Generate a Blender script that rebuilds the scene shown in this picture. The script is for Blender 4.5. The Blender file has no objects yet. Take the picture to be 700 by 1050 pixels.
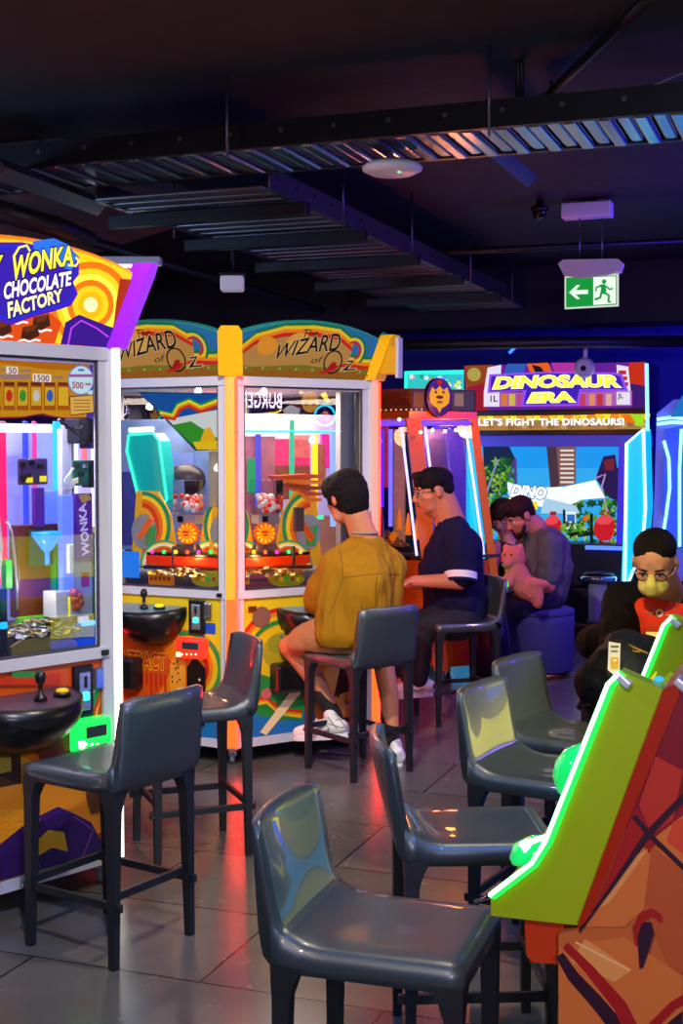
import bpy, bmesh, math, random
from math import sin, cos, pi, radians, sqrt, atan2
from mathutils import Vector, Matrix, Euler
from mathutils.geometry import tessellate_polygon
random.seed(7)
C = bpy.context.scene.collection
scene = bpy.context.scene
# ---------------------------------------------------------------- camera
H = 1.65; FPX = 1350.0; HOR = 460.0
PITCH = math.atan((525 - HOR) / FPX)
cd = bpy.data.cameras.new('camera'); cam = bpy.data.objects.new('camera', cd); C.objects.link(cam)
cam.location = (0, 0, H); cam.rotation_euler = (pi/2 - PITCH, 0, 0)
cd.sensor_fit = 'VERTICAL'; cd.sensor_height = 36.0; cd.lens = 36.0 * FPX / 1050; cd.clip_end = 200
cd.dof.use_dof = False
scene.camera = cam
CAMM = Matrix.Translation((0, 0, H)) @ Euler((pi/2 - PITCH, 0, 0)).to_matrix().to_4x4()
# ---------------------------------------------------------------- world, exposure
w = bpy.data.worlds.new('world'); scene.world = w; w.use_nodes = True
w.node_tree.nodes['Background'].inputs[0].default_value = (0.42, 0.38, 0.55, 1)
w.node_tree.nodes['Background'].inputs[1].default_value = 0.065
scene.view_settings.view_transform = 'Standard'; scene.view_settings.look = 'None'
scene.view_settings.gamma = 1; scene.view_settings.use_curve_mapping = False
scene.view_settings.exposure = 0.0
cy = scene.cycles
cy.use_denoising = True; cy.max_bounces = 7; cy.transparent_max_bounces = 24; cy.glossy_bounces = 4; cy.diffuse_bounces = 3
cy.transmission_bounces = 4; cy.sample_clamp_indirect = 4; cy.caustics_reflective = False; cy.caustics_refractive = False

def srgb(h):
    h = h.lstrip('#'); out = []
    for i in (0, 2, 4):
        v = int(h[i:i+2], 16) / 255
        out.append(v/12.92 if v <= .04045 else ((v+.055)/1.055)**2.4)
    return tuple(out) + (1,)

def light(kind, name, loc, energy, col, size=.3, rot=None, target=None, size_y=None, spot=None, blend=.6):
    l = bpy.data.lights.new(name, kind); o = bpy.data.objects.new(name, l); C.objects.link(o)
    o.location = loc; l.energy = energy; l.color = srgb(col)[:3]
    if kind == 'AREA':
        l.size = size
        if size_y: l.shape = 'RECTANGLE'; l.size_y = size_y
    else: l.shadow_soft_size = size
    if kind == 'SPOT': l.spot_size = radians(spot or 70); l.spot_blend = blend
    if target is not None:
        o.rotation_euler = (Vector(target) - Vector(loc)).to_track_quat('-Z', 'Y').to_euler()
    elif rot: o.rotation_euler = rot
    return o
# room axes: U runs along the room away from the camera, V across it
ANG = radians(20.3)
U = Vector((sin(ANG), cos(ANG), 0)); V = Vector((cos(ANG), -sin(ANG), 0)); Z = Vector((0, 0, 1))
def uv(a, b, z=0): return U*a + V*b + Z*z
CEIL = 3.32
# added spots, each aimed to brighten one area (their cans are built further down)
SPOTS = [  # world x, y, energy, colour, cone, target x,y,z
    (.45, 3.7, 150, 'fff0d8', 95, -.3, 3.9, 0),
    (-.3, 3.9, 420, 'fff2e6', 62, .0, 6.9, 1.0),
    (-.35, 2.0, 260, 'f4f0ff', 60, -1.1, 4.6, 1.2),
    (-1.9, 2.4, 90, '8fb8ff', 80, .1, 3.0, .6),
    (2.75, 6.3, 150, 'b898ff', 90, 1.0, 7.4, .3),
    (3.6, 9.2, 260, '8a55ff', 100, 1.3, 9.3, .4),
    (4.6, 11.6, 420, '4a30ff', 110, 2.3, 12.0, 1.0),
    (2.0, 3.5, 200, 'ffd820', 30, .62, 4.75, .8),
    (1.2, 1.6, 200, '4a90ff', 50, .35, 3.6, .7),
    (.2, 3.6, 280, 'ffcc78', 18, 1.37, 5.5, 1.17),
    (-.9, -.2, 230, 'fff0dc', 50, .95, 2.5, .5),
    (1.6, 6.0, 120, 'ffe8d8', 40, .1, 6.8, 1.0),
]
for (x, y, e, c, ang, tx, ty, tz) in SPOTS:
    light('SPOT', 'added_spot_light', (x, y, CEIL-.15), e, c, .05, target=(tx, ty, tz), spot=ang, blend=.8)
light('AREA', 'blue_wash_light', uv(12.6, 1.2, 3.1), 160, '3018ff', .8, target=uv(14, .6, 1.5))  # area lamps without fixtures, added to wash back wall and ceiling
light('AREA', 'purple_wash_light', uv(8.5, 1.8, 2.0), 60, '5a30ff', .5, target=uv(8.6, .5, 3.3))
light('AREA', 'grey_fill_uplight', (.4, -1.6, 2.2), 95, 'd8d4ff', .5, target=(.5, 6.4, 3.2))  # added fill, lifts the trays and white ceiling fittings
light('AREA', 'violet_fill_uplight', (3.2, 7.6, 2.5), 30, '6a40ff', .5, target=(1.7, 9.0, 3.3))  # added fill, throws violet on the ceiling
light('AREA', 'cyan_wash_light', uv(4.5, -5.2, 2.4), 40, '90b0e0', .5, target=uv(6.5, -4.6, 3.3))

# ---------------------------------------------------------------- pixel -> ray helpers (700 x 1050 frame)
def ray(px, py):
    d = CAMM.to_3x3() @ Vector(((px-350)/FPX, (525-py)/FPX, -1)); return d
def at(px, py, y):
    """point on the line of sight at depth y in front of the camera"""
    d = ray(px, py); return Vector((0, 0, H)) + d * (y / d.y)
def floor_pt(px, py, z=0.0):
    d = ray(px, py); return Vector((0, 0, H)) + d * ((z-H)/d.z)
# ---------------------------------------------------------------- materials
_mc = {}
def mat(name, col, rough=.5, metal=0.0, emit=0.0, ecol=None, bump=0.0, bscale=40.0, var=0.0, vscale=6.0, coat=0.0, alpha=1, spec=None, trans=0, sss=0, key=None):
    k = (name, col, rough, metal, emit, ecol, bump, bscale, var, coat, trans)
    if k in _mc: return _mc[k]
    m = bpy.data.materials.new(name); m.use_nodes = True; nt = m.node_tree; b = nt.nodes['Principled BSDF']
    c = srgb(col); b.inputs['Base Color'].default_value = c
    b.inputs['Roughness'].default_value = rough; b.inputs['Metallic'].default_value = metal
    b.inputs['Coat Weight'].default_value = coat
    if spec is not None: b.inputs['Specular IOR Level'].default_value = spec
    if sss: b.inputs['Subsurface Weight'].default_value = sss; b.inputs['Subsurface Radius'].default_value = (.02, .008, .004)
    if trans: b.inputs['Transmission Weight'].default_value = trans
    if emit:
        b.inputs['Emission Color'].default_value = srgb(ecol or col); b.inputs['Emission Strength'].default_value = emit
    tc = nt.nodes.new('ShaderNodeTexCoord'); nz = nt.nodes.new('ShaderNodeTexNoise'); nz.inputs['Scale'].default_value = vscale
    nz.inputs['Detail'].default_value = 4
    nt.links.new(tc.outputs['Object'], nz.inputs['Vector'])
    if not emit or var:
        mr = nt.nodes.new('ShaderNodeMapRange'); mr.inputs['To Min'].default_value = max(.02, rough*.85); mr.inputs['To Max'].default_value = min(1, rough*1.15)
        nt.links.new(nz.outputs['Fac'], mr.inputs['Value']); nt.links.new(mr.outputs['Result'], b.inputs['Roughness'])
    if var:
        mx = nt.nodes.new('ShaderNodeMix'); mx.data_type = 'RGBA'
        mx.inputs['A'].default_value = tuple(x*(1-var) for x in c[:3]) + (1,); mx.inputs['B'].default_value = tuple(min(1, x*(1+var)) for x in c[:3]) + (1,)
        nt.links.new(nz.outputs['Fac'], mx.inputs['Factor']); nt.links.new(mx.outputs['Result'], b.inputs['Base Color'])
    if bump:
        n2 = nt.nodes.new('ShaderNodeTexNoise'); n2.inputs['Scale'].default_value = bscale; n2.inputs['Detail'].default_value = 3
        bp = nt.nodes.new('ShaderNodeBump'); bp.inputs['Strength'].default_value = bump; bp.inputs['Distance'].default_value = .01
        nt.links.new(tc.outputs['Object'], n2.inputs['Vector']); nt.links.new(n2.outputs['Fac'], bp.inputs['Height']); nt.links.new(bp.outputs['Normal'], b.inputs['Normal'])
    _mc[k] = m; return m
def paint(col, rough=.35): return mat('printed_' + col, col, rough)
def lit(col, s=1.0): return mat('lit_print_' + col, '111111', .5, emit=s, ecol=col, spec=.12)
def led(col, s=6.0): return mat('led_' + col, '141414', .4, emit=s, ecol=col)
def cloth(name, col, sc=(9, 9, 1.6), strength=.5, rot=0.0, rough=.85):
    m = mat(name, col, rough, bump=.2, bscale=230, var=.1, spec=.15); nt = m.node_tree; b = nt.nodes['Principled BSDF']
    tc = nt.nodes.new('ShaderNodeTexCoord'); mp = nt.nodes.new('ShaderNodeMapping'); mp.inputs['Scale'].default_value = sc; mp.inputs['Rotation'].default_value = (0, rot, rot*.5)
    nz = nt.nodes.new('ShaderNodeTexNoise'); nz.inputs['Scale'].default_value = 1; nz.inputs['Detail'].default_value = 2; nz.inputs['Distortion'].default_value = .8
    bp = nt.nodes.new('ShaderNodeBump'); bp.inputs['Strength'].default_value = strength; bp.inputs['Distance'].default_value = .05
    prev = b.inputs['Normal'].links[0].from_socket
    nt.links.new(tc.outputs['Object'], mp.inputs[0]); nt.links.new(mp.outputs[0], nz.inputs['Vector']); nt.links.new(nz.outputs['Fac'], bp.inputs['Height']); nt.links.new(prev, bp.inputs['Normal']); nt.links.new(bp.outputs['Normal'], b.inputs['Normal'])
    return m
def glass_mat(name='clear_glass', tint='f4f8ff', refl=1.0):
    if name in _mc: return _mc[name]
    m = bpy.data.materials.new(name); m.use_nodes = True; nt = m.node_tree; nt.nodes.clear()
    o = nt.nodes.new('ShaderNodeOutputMaterial'); mx = nt.nodes.new('ShaderNodeMixShader'); t = nt.nodes.new('ShaderNodeBsdfTransparent'); g = nt.nodes.new('ShaderNodeBsdfGlossy')
    f = nt.nodes.new('ShaderNodeFresnel'); f.inputs['IOR'].default_value = 1.5
    mm = nt.nodes.new('ShaderNodeMath'); mm.operation = 'MULTIPLY'; mm.inputs[1].default_value = refl
    t.inputs[0].default_value = srgb(tint); g.inputs['Roughness'].default_value = 0
    nt.links.new(f.outputs[0], mm.inputs[0]); nt.links.new(mm.outputs[0], mx.inputs[0]); nt.links.new(t.outputs[0], mx.inputs[1]); nt.links.new(g.outputs[0], mx.inputs[2]); nt.links.new(mx.outputs[0], o.inputs[0])
    _mc[name] = m; return m
GLASS = glass_mat()
# ---------------------------------------------------------------- mesh builder
class MB:
    def __init__(s): s.v = []; s.f = []; s.m = []; s.mats = []; s.sm = []
    def slot(s, m):
        if m not in s.mats: s.mats.append(m)
        return s.mats.index(m)
    def add(s, vs, fs, m, smooth=False, M=None):
        o = len(s.v); i = s.slot(m)
        s.v += [(M @ Vector(v)) if M is not None else Vector(v) for v in vs]
        for f in fs: s.f.append(tuple(o + k for k in f)); s.m.append(i); s.sm.append(smooth)
        return s
    def box(s, c, size, m, R=None, bevel=0, seg=2, M=None):
        """c centre, size, R 3x3 rotation"""
        bm = bmesh.new(); bmesh.ops.create_cube(bm, size=1)
        for v in bm.verts: v.co = Vector((v.co.x*size[0], v.co.y*size[1], v.co.z*size[2]))
        if bevel: bmesh.ops.bevel(bm, geom=bm.edges[:], offset=min(bevel, min(size)*.49), segments=seg, profile=.5, affect='EDGES')
        bm.verts.index_update()
        T = Matrix.Translation(c) @ (R.to_4x4() if R is not None else Matrix())
        if M is not None: T = M @ T
        s.add([v.co for v in bm.verts], [[v.index for v in f.verts] for f in bm.faces], m, False, T); bm.free(); return s
    def cyl(s, p0, p1, r0, m, r1=None, n=16, smooth=True, caps=True):
        return s.tube([p0, p1], [r0, r0 if r1 is None else r1], m, n, smooth, caps)
    def tube(s, pts, r, m, n=10, smooth=True, caps=True, closed=False):
        pts = [Vector(p) for p in pts]; rs = r if isinstance(r, (list, tuple)) else [r]*len(pts)
        vs = []; fs = []; k = len(pts); up = None
        for i, p in enumerate(pts):
            if closed: d = pts[(i+1) % k] - pts[i-1]
            else: d = pts[min(i+1, k-1)] - pts[max(i-1, 0)]
            d.normalize()
            if up is None:
                up = Vector((0, 0, 1)) if abs(d.z) < .9 else Vector((1, 0, 0))
            a = d.cross(up)
            if a.length < 1e-4: up = Vector((0, 1, 0)); a = d.cross(up)
            a.normalize(); b = a.cross(d).normalized(); up = b
            for j in range(n):
                t = 2*pi*j/n; vs.append(p + (a*cos(t) + b*sin(t))*rs[i])
        for i in range(k if closed else k-1):
            for j in range(n):
                i2 = (i+1) % k
                fs.append((i*n+j, i2*n+j, i2*n+(j+1) % n, i*n+(j+1) % n))
        s.add(vs, fs, m, smooth)
        if caps and not closed:
            s.add(vs[:n], [tuple(range(n))], m); s.add(vs[-n:], [tuple(reversed(range(n)))], m)
        return s
    def lathe(s, prof, m, c=(0, 0, 0), n=24, axis=None, smooth=True):
        """prof list of (r, h)"""
        c = Vector(c); ax = Vector(axis or (0, 0, 1)).normalized(); R = ax.to_track_quat('Z', 'Y').to_matrix()
        vs = []; fs = []
        for r, h in prof:
            for j in range(n):
                t = 2*pi*j/n; vs.append(c + R @ Vector((r*cos(t), r*sin(t), h)))
        for i in range(len(prof)-1):
            for j in range(n): fs.append((i*n+j, i*n+(j+1) % n, (i+1)*n+(j+1) % n, (i+1)*n+j))
        s.add(vs, fs, m, smooth)
        if prof[0][0] > 1e-5: s.add(vs[:n], [tuple(reversed(range(n)))], m)
        if prof[-1][0] > 1e-5: s.add(vs[-n:], [tuple(range(n))], m)
        return s
    def ball(s, c, r, m, R=None, nu=16, nv=10, M=None):
        rr = (r, r, r) if isinstance(r, (int, float)) else r
        vs = []; fs = []
        for i in range(nv+1):
            a = pi*i/nv
            for j in range(nu):
                t = 2*pi*j/nu; vs.append(Vector((sin(a)*cos(t)*rr[0], sin(a)*sin(t)*rr[1], cos(a)*rr[2])))
        for i in range(nv):
            for j in range(nu): fs.append((i*nu+j, (i+1)*nu+j, (i+1)*nu+(j+1) % nu, i*nu+(j+1) % nu))
        T = Matrix.Translation(c) @ (R.to_4x4() if R is not None else Matrix())
        return s.add(vs, fs, m, True, T if M is None else M @ T)
    def prism(s, pts, ext, m, m_side=None):
        """closed polygon of 3-D points extruded by vector ext"""
        pts = [Vector(p) for p in pts]; ext = Vector(ext); n = len(pts)
        s.add(pts, [tuple(range(n))], m); s.add([p + ext for p in pts], [tuple(reversed(range(n)))], m)
        s.add(pts + [p + ext for p in pts], [(i, n+i, n+(i+1) % n, (i+1) % n) for i in range(n)], m_side or m); return s
    def build(s, name, parent=None, recalc=True):
        me = bpy.data.meshes.new(name); off = Vector((0, 0, 0)); q = parent
        while q is not None: off += q.location; q = q.parent
        me.from_pydata([v - off for v in s.v], [], s.f)
        for m in s.mats: me.materials.append(m)
        me.polygons.foreach_set('material_index', s.m); me.polygons.foreach_set('use_smooth', s.sm)
        if recalc:
            bm = bmesh.new(); bm.from_mesh(me); bmesh.ops.remove_doubles(bm, verts=bm.verts, dist=1e-5) if len(s.v) < 60000 else None
            bmesh.ops.recalc_face_normals(bm, faces=bm.faces); bm.to_mesh(me); bm.free()
        me.update(); o = bpy.data.objects.new(name, me); C.objects.link(o); o.parent = parent
        return o
def thing(name, label, cat, loc=(0, 0, 0), rz=0, group=None):
    o = bpy.data.objects.new(name, None); C.objects.link(o); o.location = loc; o.rotation_euler = (0, 0, rz); o.empty_display_size = .1
    return tag(o, label, cat, group)
def tag(o, label, cat, group=None):
    o['label'] = label; o['category'] = cat
    if group: o['group'] = group
    return o
def struct(name, mb):
    o = mb.build(name); o['kind'] = 'structure'; return o
def copy_tree(o, parent=None):
    c = o.copy(); C.objects.link(c)
    if parent is not None: c.parent = parent
    for ch in o.children: copy_tree(ch, c)
    return c
# ---------------------------------------------------------------- lines laid on a surface
from mathutils.bvhtree import BVHTree
class Surf:
    def __init__(s, ob):
        off = Vector((0, 0, 0)); q = ob.parent
        while q is not None: off += q.location; q = q.parent
        s.t = BVHTree.FromPolygons([v.co + off for v in ob.data.vertices], [tuple(f.vertices) for f in ob.data.polygons]); s.ob = ob
    def hit(s, px, py, lift=.002):
        l, n, i, d = s.t.ray_cast(Vector((0, 0, H)), ray(px, py).normalized()); return None if l is None else l + n*lift
    def line(s, pts, r, m, name, parent=None, n=6, k=6, lift=.002):
        P = []
        for a, b in zip(pts[:-1], pts[1:]):
            for i in range(k): h = s.hit(a[0]+(b[0]-a[0])*i/k, a[1]+(b[1]-a[1])*i/k, lift); P += [h] if h is not None else []
        h = s.hit(*pts[-1], lift); P += [h] if h is not None else []
        if len(P) > 1: return MB().tube(P, r, m, n=n).build(name, parent or s.ob)
    def patch(s, pts, m, name, parent=None, lift=.003):
        P = [s.hit(*q, lift) for q in pts]; P = [q for q in P if q is not None]
        c = sum(P, Vector())/len(P); mb = MB(); mb.add([c]+P, [(0, i+1, (i+1) % len(P)+1) for i in range(len(P))], m); return mb.build(name, parent or s.ob, recalc=False)
# ---------------------------------------------------------------- text
_tc = {}
def text_mesh(body, bold=0.0, shear=0.0, space=1.0):
    k = (body, bold, shear, space)
    if k in _tc: return _tc[k]
    cu = bpy.data.curves.new('t', 'FONT'); cu.body = body; cu.offset = bold; cu.shear = shear; cu.space_character = space; cu.resolution_u = 3
    ob = bpy.data.objects.new('t', cu); C.objects.link(ob); bpy.context.view_layer.update()
    me = bpy.data.meshes.new_from_object(ob.evaluated_get(bpy.context.evaluated_depsgraph_get()))
    vs = [v.co.copy() for v in me.vertices]; fs = [tuple(p.vertices) for p in me.polygons]
    bpy.data.objects.remove(ob); bpy.data.curves.remove(cu); bpy.data.meshes.remove(me)
    _tc[k] = (vs, fs); return _tc[k]
# ---------------------------------------------------------------- a flat face in the world that carries pictures
class Face:
    def __init__(s, O, S, T=(0, 0, 1)):
        s.O = Vector(O); s.S = Vector(S).normalized(); s.T = Vector(T).normalized(); s.N = s.S.cross(s.T).normalized()
    def p(s, a, t, n=0): return s.O + s.S*a + s.T*t + s.N*n
    def st(s, px, py):
        d = ray(px, py); c = Vector((0, 0, H)); k = (s.O - c).dot(s.N) / d.dot(s.N); q = c + d*k - s.O
        return q.dot(s.S), q.dot(s.T)
    def px(s, px, py, n=0): a, t = s.st(px, py); return s.p(a, t, n)
class Art:
    """layers of print on a Face; points in photo pixels (mode px) or metres on the face (mode m)"""
    def __init__(s, face, n0=.001, mode='px', step=.0004, mb=None):
        s.F = face; s.n = n0; s.mode = mode; s.step = step; s.mb = mb or MB(); s.clip = None
    def P(s, q):
        a, t = s.F.st(*q) if s.mode == 'px' else q
        if s.clip:
            t = min(max(t, s.clip[1]), s.clip[3]); e = t*getattr(s, 'flare', 0); a = min(max(a, s.clip[0]-e), s.clip[2]+e)
        return s.F.p(a, t, s.n)
    def poly(s, pts, m): s.n += s.step; s.mb.add([s.P(q) for q in pts], [tuple(range(len(pts)))], m); return s
    def rect(s, x0, y0, x1, y1, m): return s.poly([(x0, y0), (x1, y0), (x1, y1), (x0, y1)], m)
    def disc(s, x, y, rx, m, ry=None, n=24): return s.poly([(x+rx*cos(2*pi*k/n), y+(ry or rx)*sin(2*pi*k/n)) for k in range(n)], m)
    def star(s, x, y, r0, r1, k, m, ph=0): return s.poly([(x+(r0 if i % 2 else r1)*cos(pi*i/k+ph), y+(r0 if i % 2 else r1)*sin(pi*i/k+ph)) for i in range(2*k)], m)
    def stroke(s, pts, wd, m):
        s.n += s.step; L = []; R = []
        for i, q in enumerate(pts):
            a = pts[max(0, i-1)]; b = pts[min(len(pts)-1, i+1)]; dx, dy = b[0]-a[0], b[1]-a[1]; l = math.hypot(dx, dy) or 1
            w_ = wd[i] if isinstance(wd, (list, tuple)) else wd
            L.append((q[0]-dy/l*w_/2, q[1]+dx/l*w_/2)); R.append((q[0]+dy/l*w_/2, q[1]-dx/l*w_/2))
        n = len(pts); s.mb.add([s.P(q) for q in L+R], [(i, i+1, n+i+1, n+i) for i in range(n-1)], m); return s
    def arc(s, x, y, r, a0, a1, wd, m, ry=None, n=20):
        return s.stroke([(x+r*cos(radians(a0+(a1-a0)*k/n)), y+(ry or r)*sin(radians(a0+(a1-a0)*k/n))) for k in range(n+1)], wd, m)
    def text(s, body, q, m, bold=0, shear=0, space=1, arch=0, out=None, ob=.05):
        """q = bottom-left, bottom-right, top-right, top-left"""
        vs, fs = text_mesh(body, bold, shear, space); xs = [v.x for v in vs]; ys = [v.y for v in vs]
        x0, x1, y0, y1 = min(xs), max(xs), min(ys), max(ys)
        def mp(v):
            a = (v.x-x0)/(x1-x0); b = (v.y-y0)/(y1-y0)
            X = (q[0][0]*(1-a)+q[1][0]*a)*(1-b) + (q[3][0]*(1-a)+q[2][0]*a)*b
            Y = (q[0][1]*(1-a)+q[1][1]*a)*(1-b) + (q[3][1]*(1-a)+q[2][1]*a)*b
            sg = -1 if s.mode == 'px' else 1
            return X, Y + sg*arch*sin(pi*a)
        if out is not None:
            v2, f2 = text_mesh(body, bold+ob, shear, space); s.n += s.step; s.mb.add([s.P(mp(v)) for v in v2], f2, out)
        s.n += s.step; s.mb.add([s.P(mp(v)) for v in vs], fs, m); return s
    def build(s, name, parent): return s.mb.build(name, parent, recalc=False)
def quad(x0, y0, x1, y1, dy=0):
    """text box in pixels: left, top, right, bottom and how far the right end drops"""
    return [(x0, y1), (x1, y1+dy), (x1, y0+dy), (x0, y0)]
# ================================================================ room shell
def tiles_mat():
    m = mat('grey_stone_tile', '5d5a58', .27, var=.18, vscale=3)
    nt = m.node_tree; b = nt.nodes['Principled BSDF']
    tc = nt.nodes.new('ShaderNodeTexCoord'); mp = nt.nodes.new('ShaderNodeMapping'); mp.inputs['Rotation'].default_value = (0, 0, ANG)
    br = nt.nodes.new('ShaderNodeTexBrick'); br.offset = 0.5; br.inputs['Scale'].default_value = 1
    br.inputs['Brick Width'].default_value = 1.2; br.inputs['Row Height'].default_value = .6; br.inputs['Mortar Size'].default_value = .005
    br.inputs['Color1'].default_value = srgb('67635f'); br.inputs['Color2'].default_value = srgb('57544f'); br.inputs['Mortar'].default_value = srgb('22201e')
    nt.links.new(tc.outputs['Object'], mp.inputs[0]); nt.links.new(mp.outputs[0], br.inputs['Vector'])
    nz = nt.nodes.new('ShaderNodeTexNoise'); nz.inputs['Scale'].default_value = 9; nz.inputs['Detail'].default_value = 8; nt.links.new(tc.outputs['Object'], nz.inputs['Vector'])
    mx = nt.nodes.new('ShaderNodeMix'); mx.data_type = 'RGBA'; mx.blend_type = 'MULTIPLY'; mx.inputs['Factor'].default_value = .28
    cr = nt.nodes.new('ShaderNodeValToRGB'); cr.color_ramp.elements[0].position = .3; cr.color_ramp.elements[0].color = (.5, .5, .5, 1); cr.color_ramp.elements[1].position = .7
    nt.links.new(nz.outputs['Fac'], cr.inputs[0]); nt.links.new(br.outputs['Color'], mx.inputs['A']); nt.links.new(cr.outputs[0], mx.inputs['B']); nt.links.new(mx.outputs['Result'], b.inputs['Base Color'])
    mr = nt.nodes.new('ShaderNodeMapRange'); mr.inputs['To Min'].default_value = .2; mr.inputs['To Max'].default_value = .31
    nt.links.new(nz.outputs['Fac'], mr.inputs['Value']); nt.links.new(mr.outputs[0], b.inputs['Roughness'])
    return m
A0, A1, B0, B1 = -2.5, 14.2, -7.2, 5.0
FLM = tiles_mat(); WALLM = mat('dark_violet_wall_paint', '2a2548', .6, var=.15); CEM = mat('black_ceiling_paint', '1c1a20', .75, bump=.3, bscale=20, var=.2)
def slab(p, q, r, s_, ext, m): mb = MB(); mb.prism([p, q, r, s_], ext, m); return mb
struct('floor', slab(uv(A0, B0), uv(A0, B1), uv(A1, B1), uv(A1, B0), (0, 0, -.1), FLM))
struct('ceiling', slab(uv(A0, B0, CEIL), uv(A0, B1, CEIL), uv(A1, B1, CEIL), uv(A1, B0, CEIL), (0, 0, .1), CEM))
struct('wall_back', slab(uv(A1, B0), uv(A1, B1), uv(A1, B1, CEIL), uv(A1, B0, CEIL), U*.1, mat('ultraviolet_blue_wall', '3226a0', .6, var=.15)))
struct('wall_left', slab(uv(A0, B0), uv(A1, B0), uv(A1, B0, CEIL), uv(A0, B0, CEIL), V*-.1, WALLM))
struct('wall_right', slab(uv(A0, B1), uv(A1, B1), uv(A1, B1, CEIL), uv(A0, B1, CEIL), V*.1, WALLM))
struct('wall_front', slab(uv(A0, B0), uv(A0, B1), uv(A0, B1, CEIL), uv(A0, B0, CEIL), U*-.1, WALLM))
# dropped soffit over the back of the hall
DARK = mat('black_metal', '17161a', .45, metal=.3, var=.2); GREYM = mat('galvanised_steel', '6d6c72', .38, metal=.85, var=.15)
mb = MB(); mb.prism([uv(12.0, B0+.1, 2.78), uv(12.0, B1-.1, 2.78), uv(12.0, B1-.1, CEIL), uv(12.0, B0+.1, CEIL)], U*.5, CEM); struct('trim_1', mb)
# sloping plaster soffit at far left
mb = MB(); mb.prism([uv(6.2, -6.9, 2.62), uv(6.2, -3.9, CEIL), uv(6.2, -6.9, CEIL)], U*2.2, mat('grey_plaster', '55525a', .8)); struct('trim_2', mb)
# ---- cable trays
RB = Matrix((V, U, Z)).transposed()   # columns: local x along V, y along U
def tray(name, label, a0, a1, b0, b1, z, along, rods, step=.11):
    """perforated cable tray hung from the ceiling. along 'V' or 'U'"""
    o = thing(name, label, 'cable tray', uv((a0+a1)/2, (b0+b1)/2, z))
    ca, cb = (a0+a1)/2, (b0+b1)/2; la, lb = a1-a0, b1-b0
    for sgn in (-1, 1):
        r = MB()
        if along == 'V':
            r.box(uv(ca+sgn*la/2, cb, z+.05), (lb, .012, .11), GREYM if along == 'U' else DARK, RB); r.box(uv(ca+sgn*(la/2-.012), cb, z-.004), (lb, .035, .01), DARK, RB)
            for k in range(int(lb/.25)): r.cyl(uv(ca+sgn*la/2-.009, b0+.1+k*.25, z+.06), uv(ca+sgn*la/2+.009, b0+.1+k*.25, z+.06), .012, GREYM, n=8)
        else:
            r.box(uv(ca, cb+sgn*lb/2, z+.05), (.012, la, .11), GREYM, RB); r.box(uv(ca, cb+sgn*(lb/2-.012), z-.004), (.035, la, .01), GREYM, RB)
            for k in range(int(la/.25)): r.cyl(uv(a0+.1+k*.25, cb+sgn*lb/2-.009, z+.06), uv(a0+.1+k*.25, cb+sgn*lb/2+.009, z+.06), .012, DARK, n=8)
        r.build('side_rail', o)
    n = MB()
    if along == 'V':
        k = 0; b = b0; RIB = mat('polished_zinc', '8c8c94', .2, metal=.95, var=.15)
        while b < b1:
            n.box(uv(ca, b, z+(.012 if k % 2 else 0)), (step*.6, la-.03, .03), RIB, RB, bevel=.0145, seg=3); b += step*.66; k += 1
    else:
        k = 0; a = a0
        while a < a1:
            n.box(uv(a, cb, z+(.012 if k % 2 else 0)), (lb-.03, step*.6, .024), GREYM, RB, bevel=.0115, seg=3); a += step*.66; k += 1
    n.build('corrugated_base', o)
    for (a, b) in rods: MB().cyl(uv(a, b, z-.05), uv(a, b, CEIL), .006, GREYM, n=8).build('hanger_rod', o)
    return o
t1 = tray('cable_tray', 'long corrugated cable tray crossing the whole ceiling from left to right', 5.45, 5.98, -6.4, 4.2, 3.0, 'V',
     [(5.42, -2.55), (5.42, -1.35), (5.42, -4.2), (6.0, -3.9), (5.42, .1), (5.42, 1.3)])
t2 = tray('cable_tray', 'wide corrugated cable tray running away over the pusher machines', 6.05, 11.9, -3.6, -2.62, 2.94, 'U',
     [(7.0, -2.58), (7.0, -3.64), (8.3, -2.58), (8.3, -3.64), (9.8, -2.58), (11.2, -2.58)])
for a in (6.35, 7.25, 8.3, 9.4, 10.6):
    MB().box(uv(a, -3.11, 2.88), (1.16, .06, .07), DARK, RB, bevel=.005).build('cross_strut', t2)
MB().box(uv(5.72, -.35, 2.93), (.06, 1.0, .09), GREYM, RB, bevel=.005).build('cross_strut', t1)
MB().box(uv(5.75, -4.5, 2.93), (.07, 1.3, .09), DARK, RB, bevel=.005).build('cross_strut', t1)
for (P_, Q_, t_) in ((at(486, 134, 6.0), at(541, 182, 7.2), t1), (at(-6, 172, 6.0), at(100, 211, 7.4), t1)):
    MB().tube([P_, Q_], .055, GREYM, n=4, smooth=False).build('cross_strut', t_)
# conduit pipes, ducts
def pipe(name, label, pts, r, m, cat='pipe'):
    return tag(MB().tube(pts, r, m, n=10).build(name), label, cat)
pipe('ceiling_pipe', 'black diagonal pipe fixed under the ceiling at top right', [at(668, -6, 4.9), at(640, 22, 5.2), at(560, 100, 6.05)], .022, DARK)
mb = MB(); mb.box(at(565, 104, 6.05), (.11, .09, .06), DARK, bevel=.01); mb.cyl(at(565, 104, 6.05), at(565, 60, 6.1), .008, DARK); tag(mb.build('junction_box'), 'small black junction box where the diagonal pipe ends', 'junction box')
pipe('ceiling_cable', 'thin pale cable stretched to the right from the junction box', [at(572, 111, 6.0)]+[at(572+128*t, 111-36*t+6*sin(pi*t), 6.0-.5*t) for t in (.25, .5, .75, 1.05)], .004, mat('pale_cable', '9a98a8', .5), 'cable')
ls = thing('ceiling_spotlight', 'black ceiling spotlight on a curved arm at top right', 'spotlight', at(531, 20, 5.8))
MB().cyl(at(531, 20, 5.8), at(531, 112, 5.8), .012, DARK).build('pole', ls)
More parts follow.
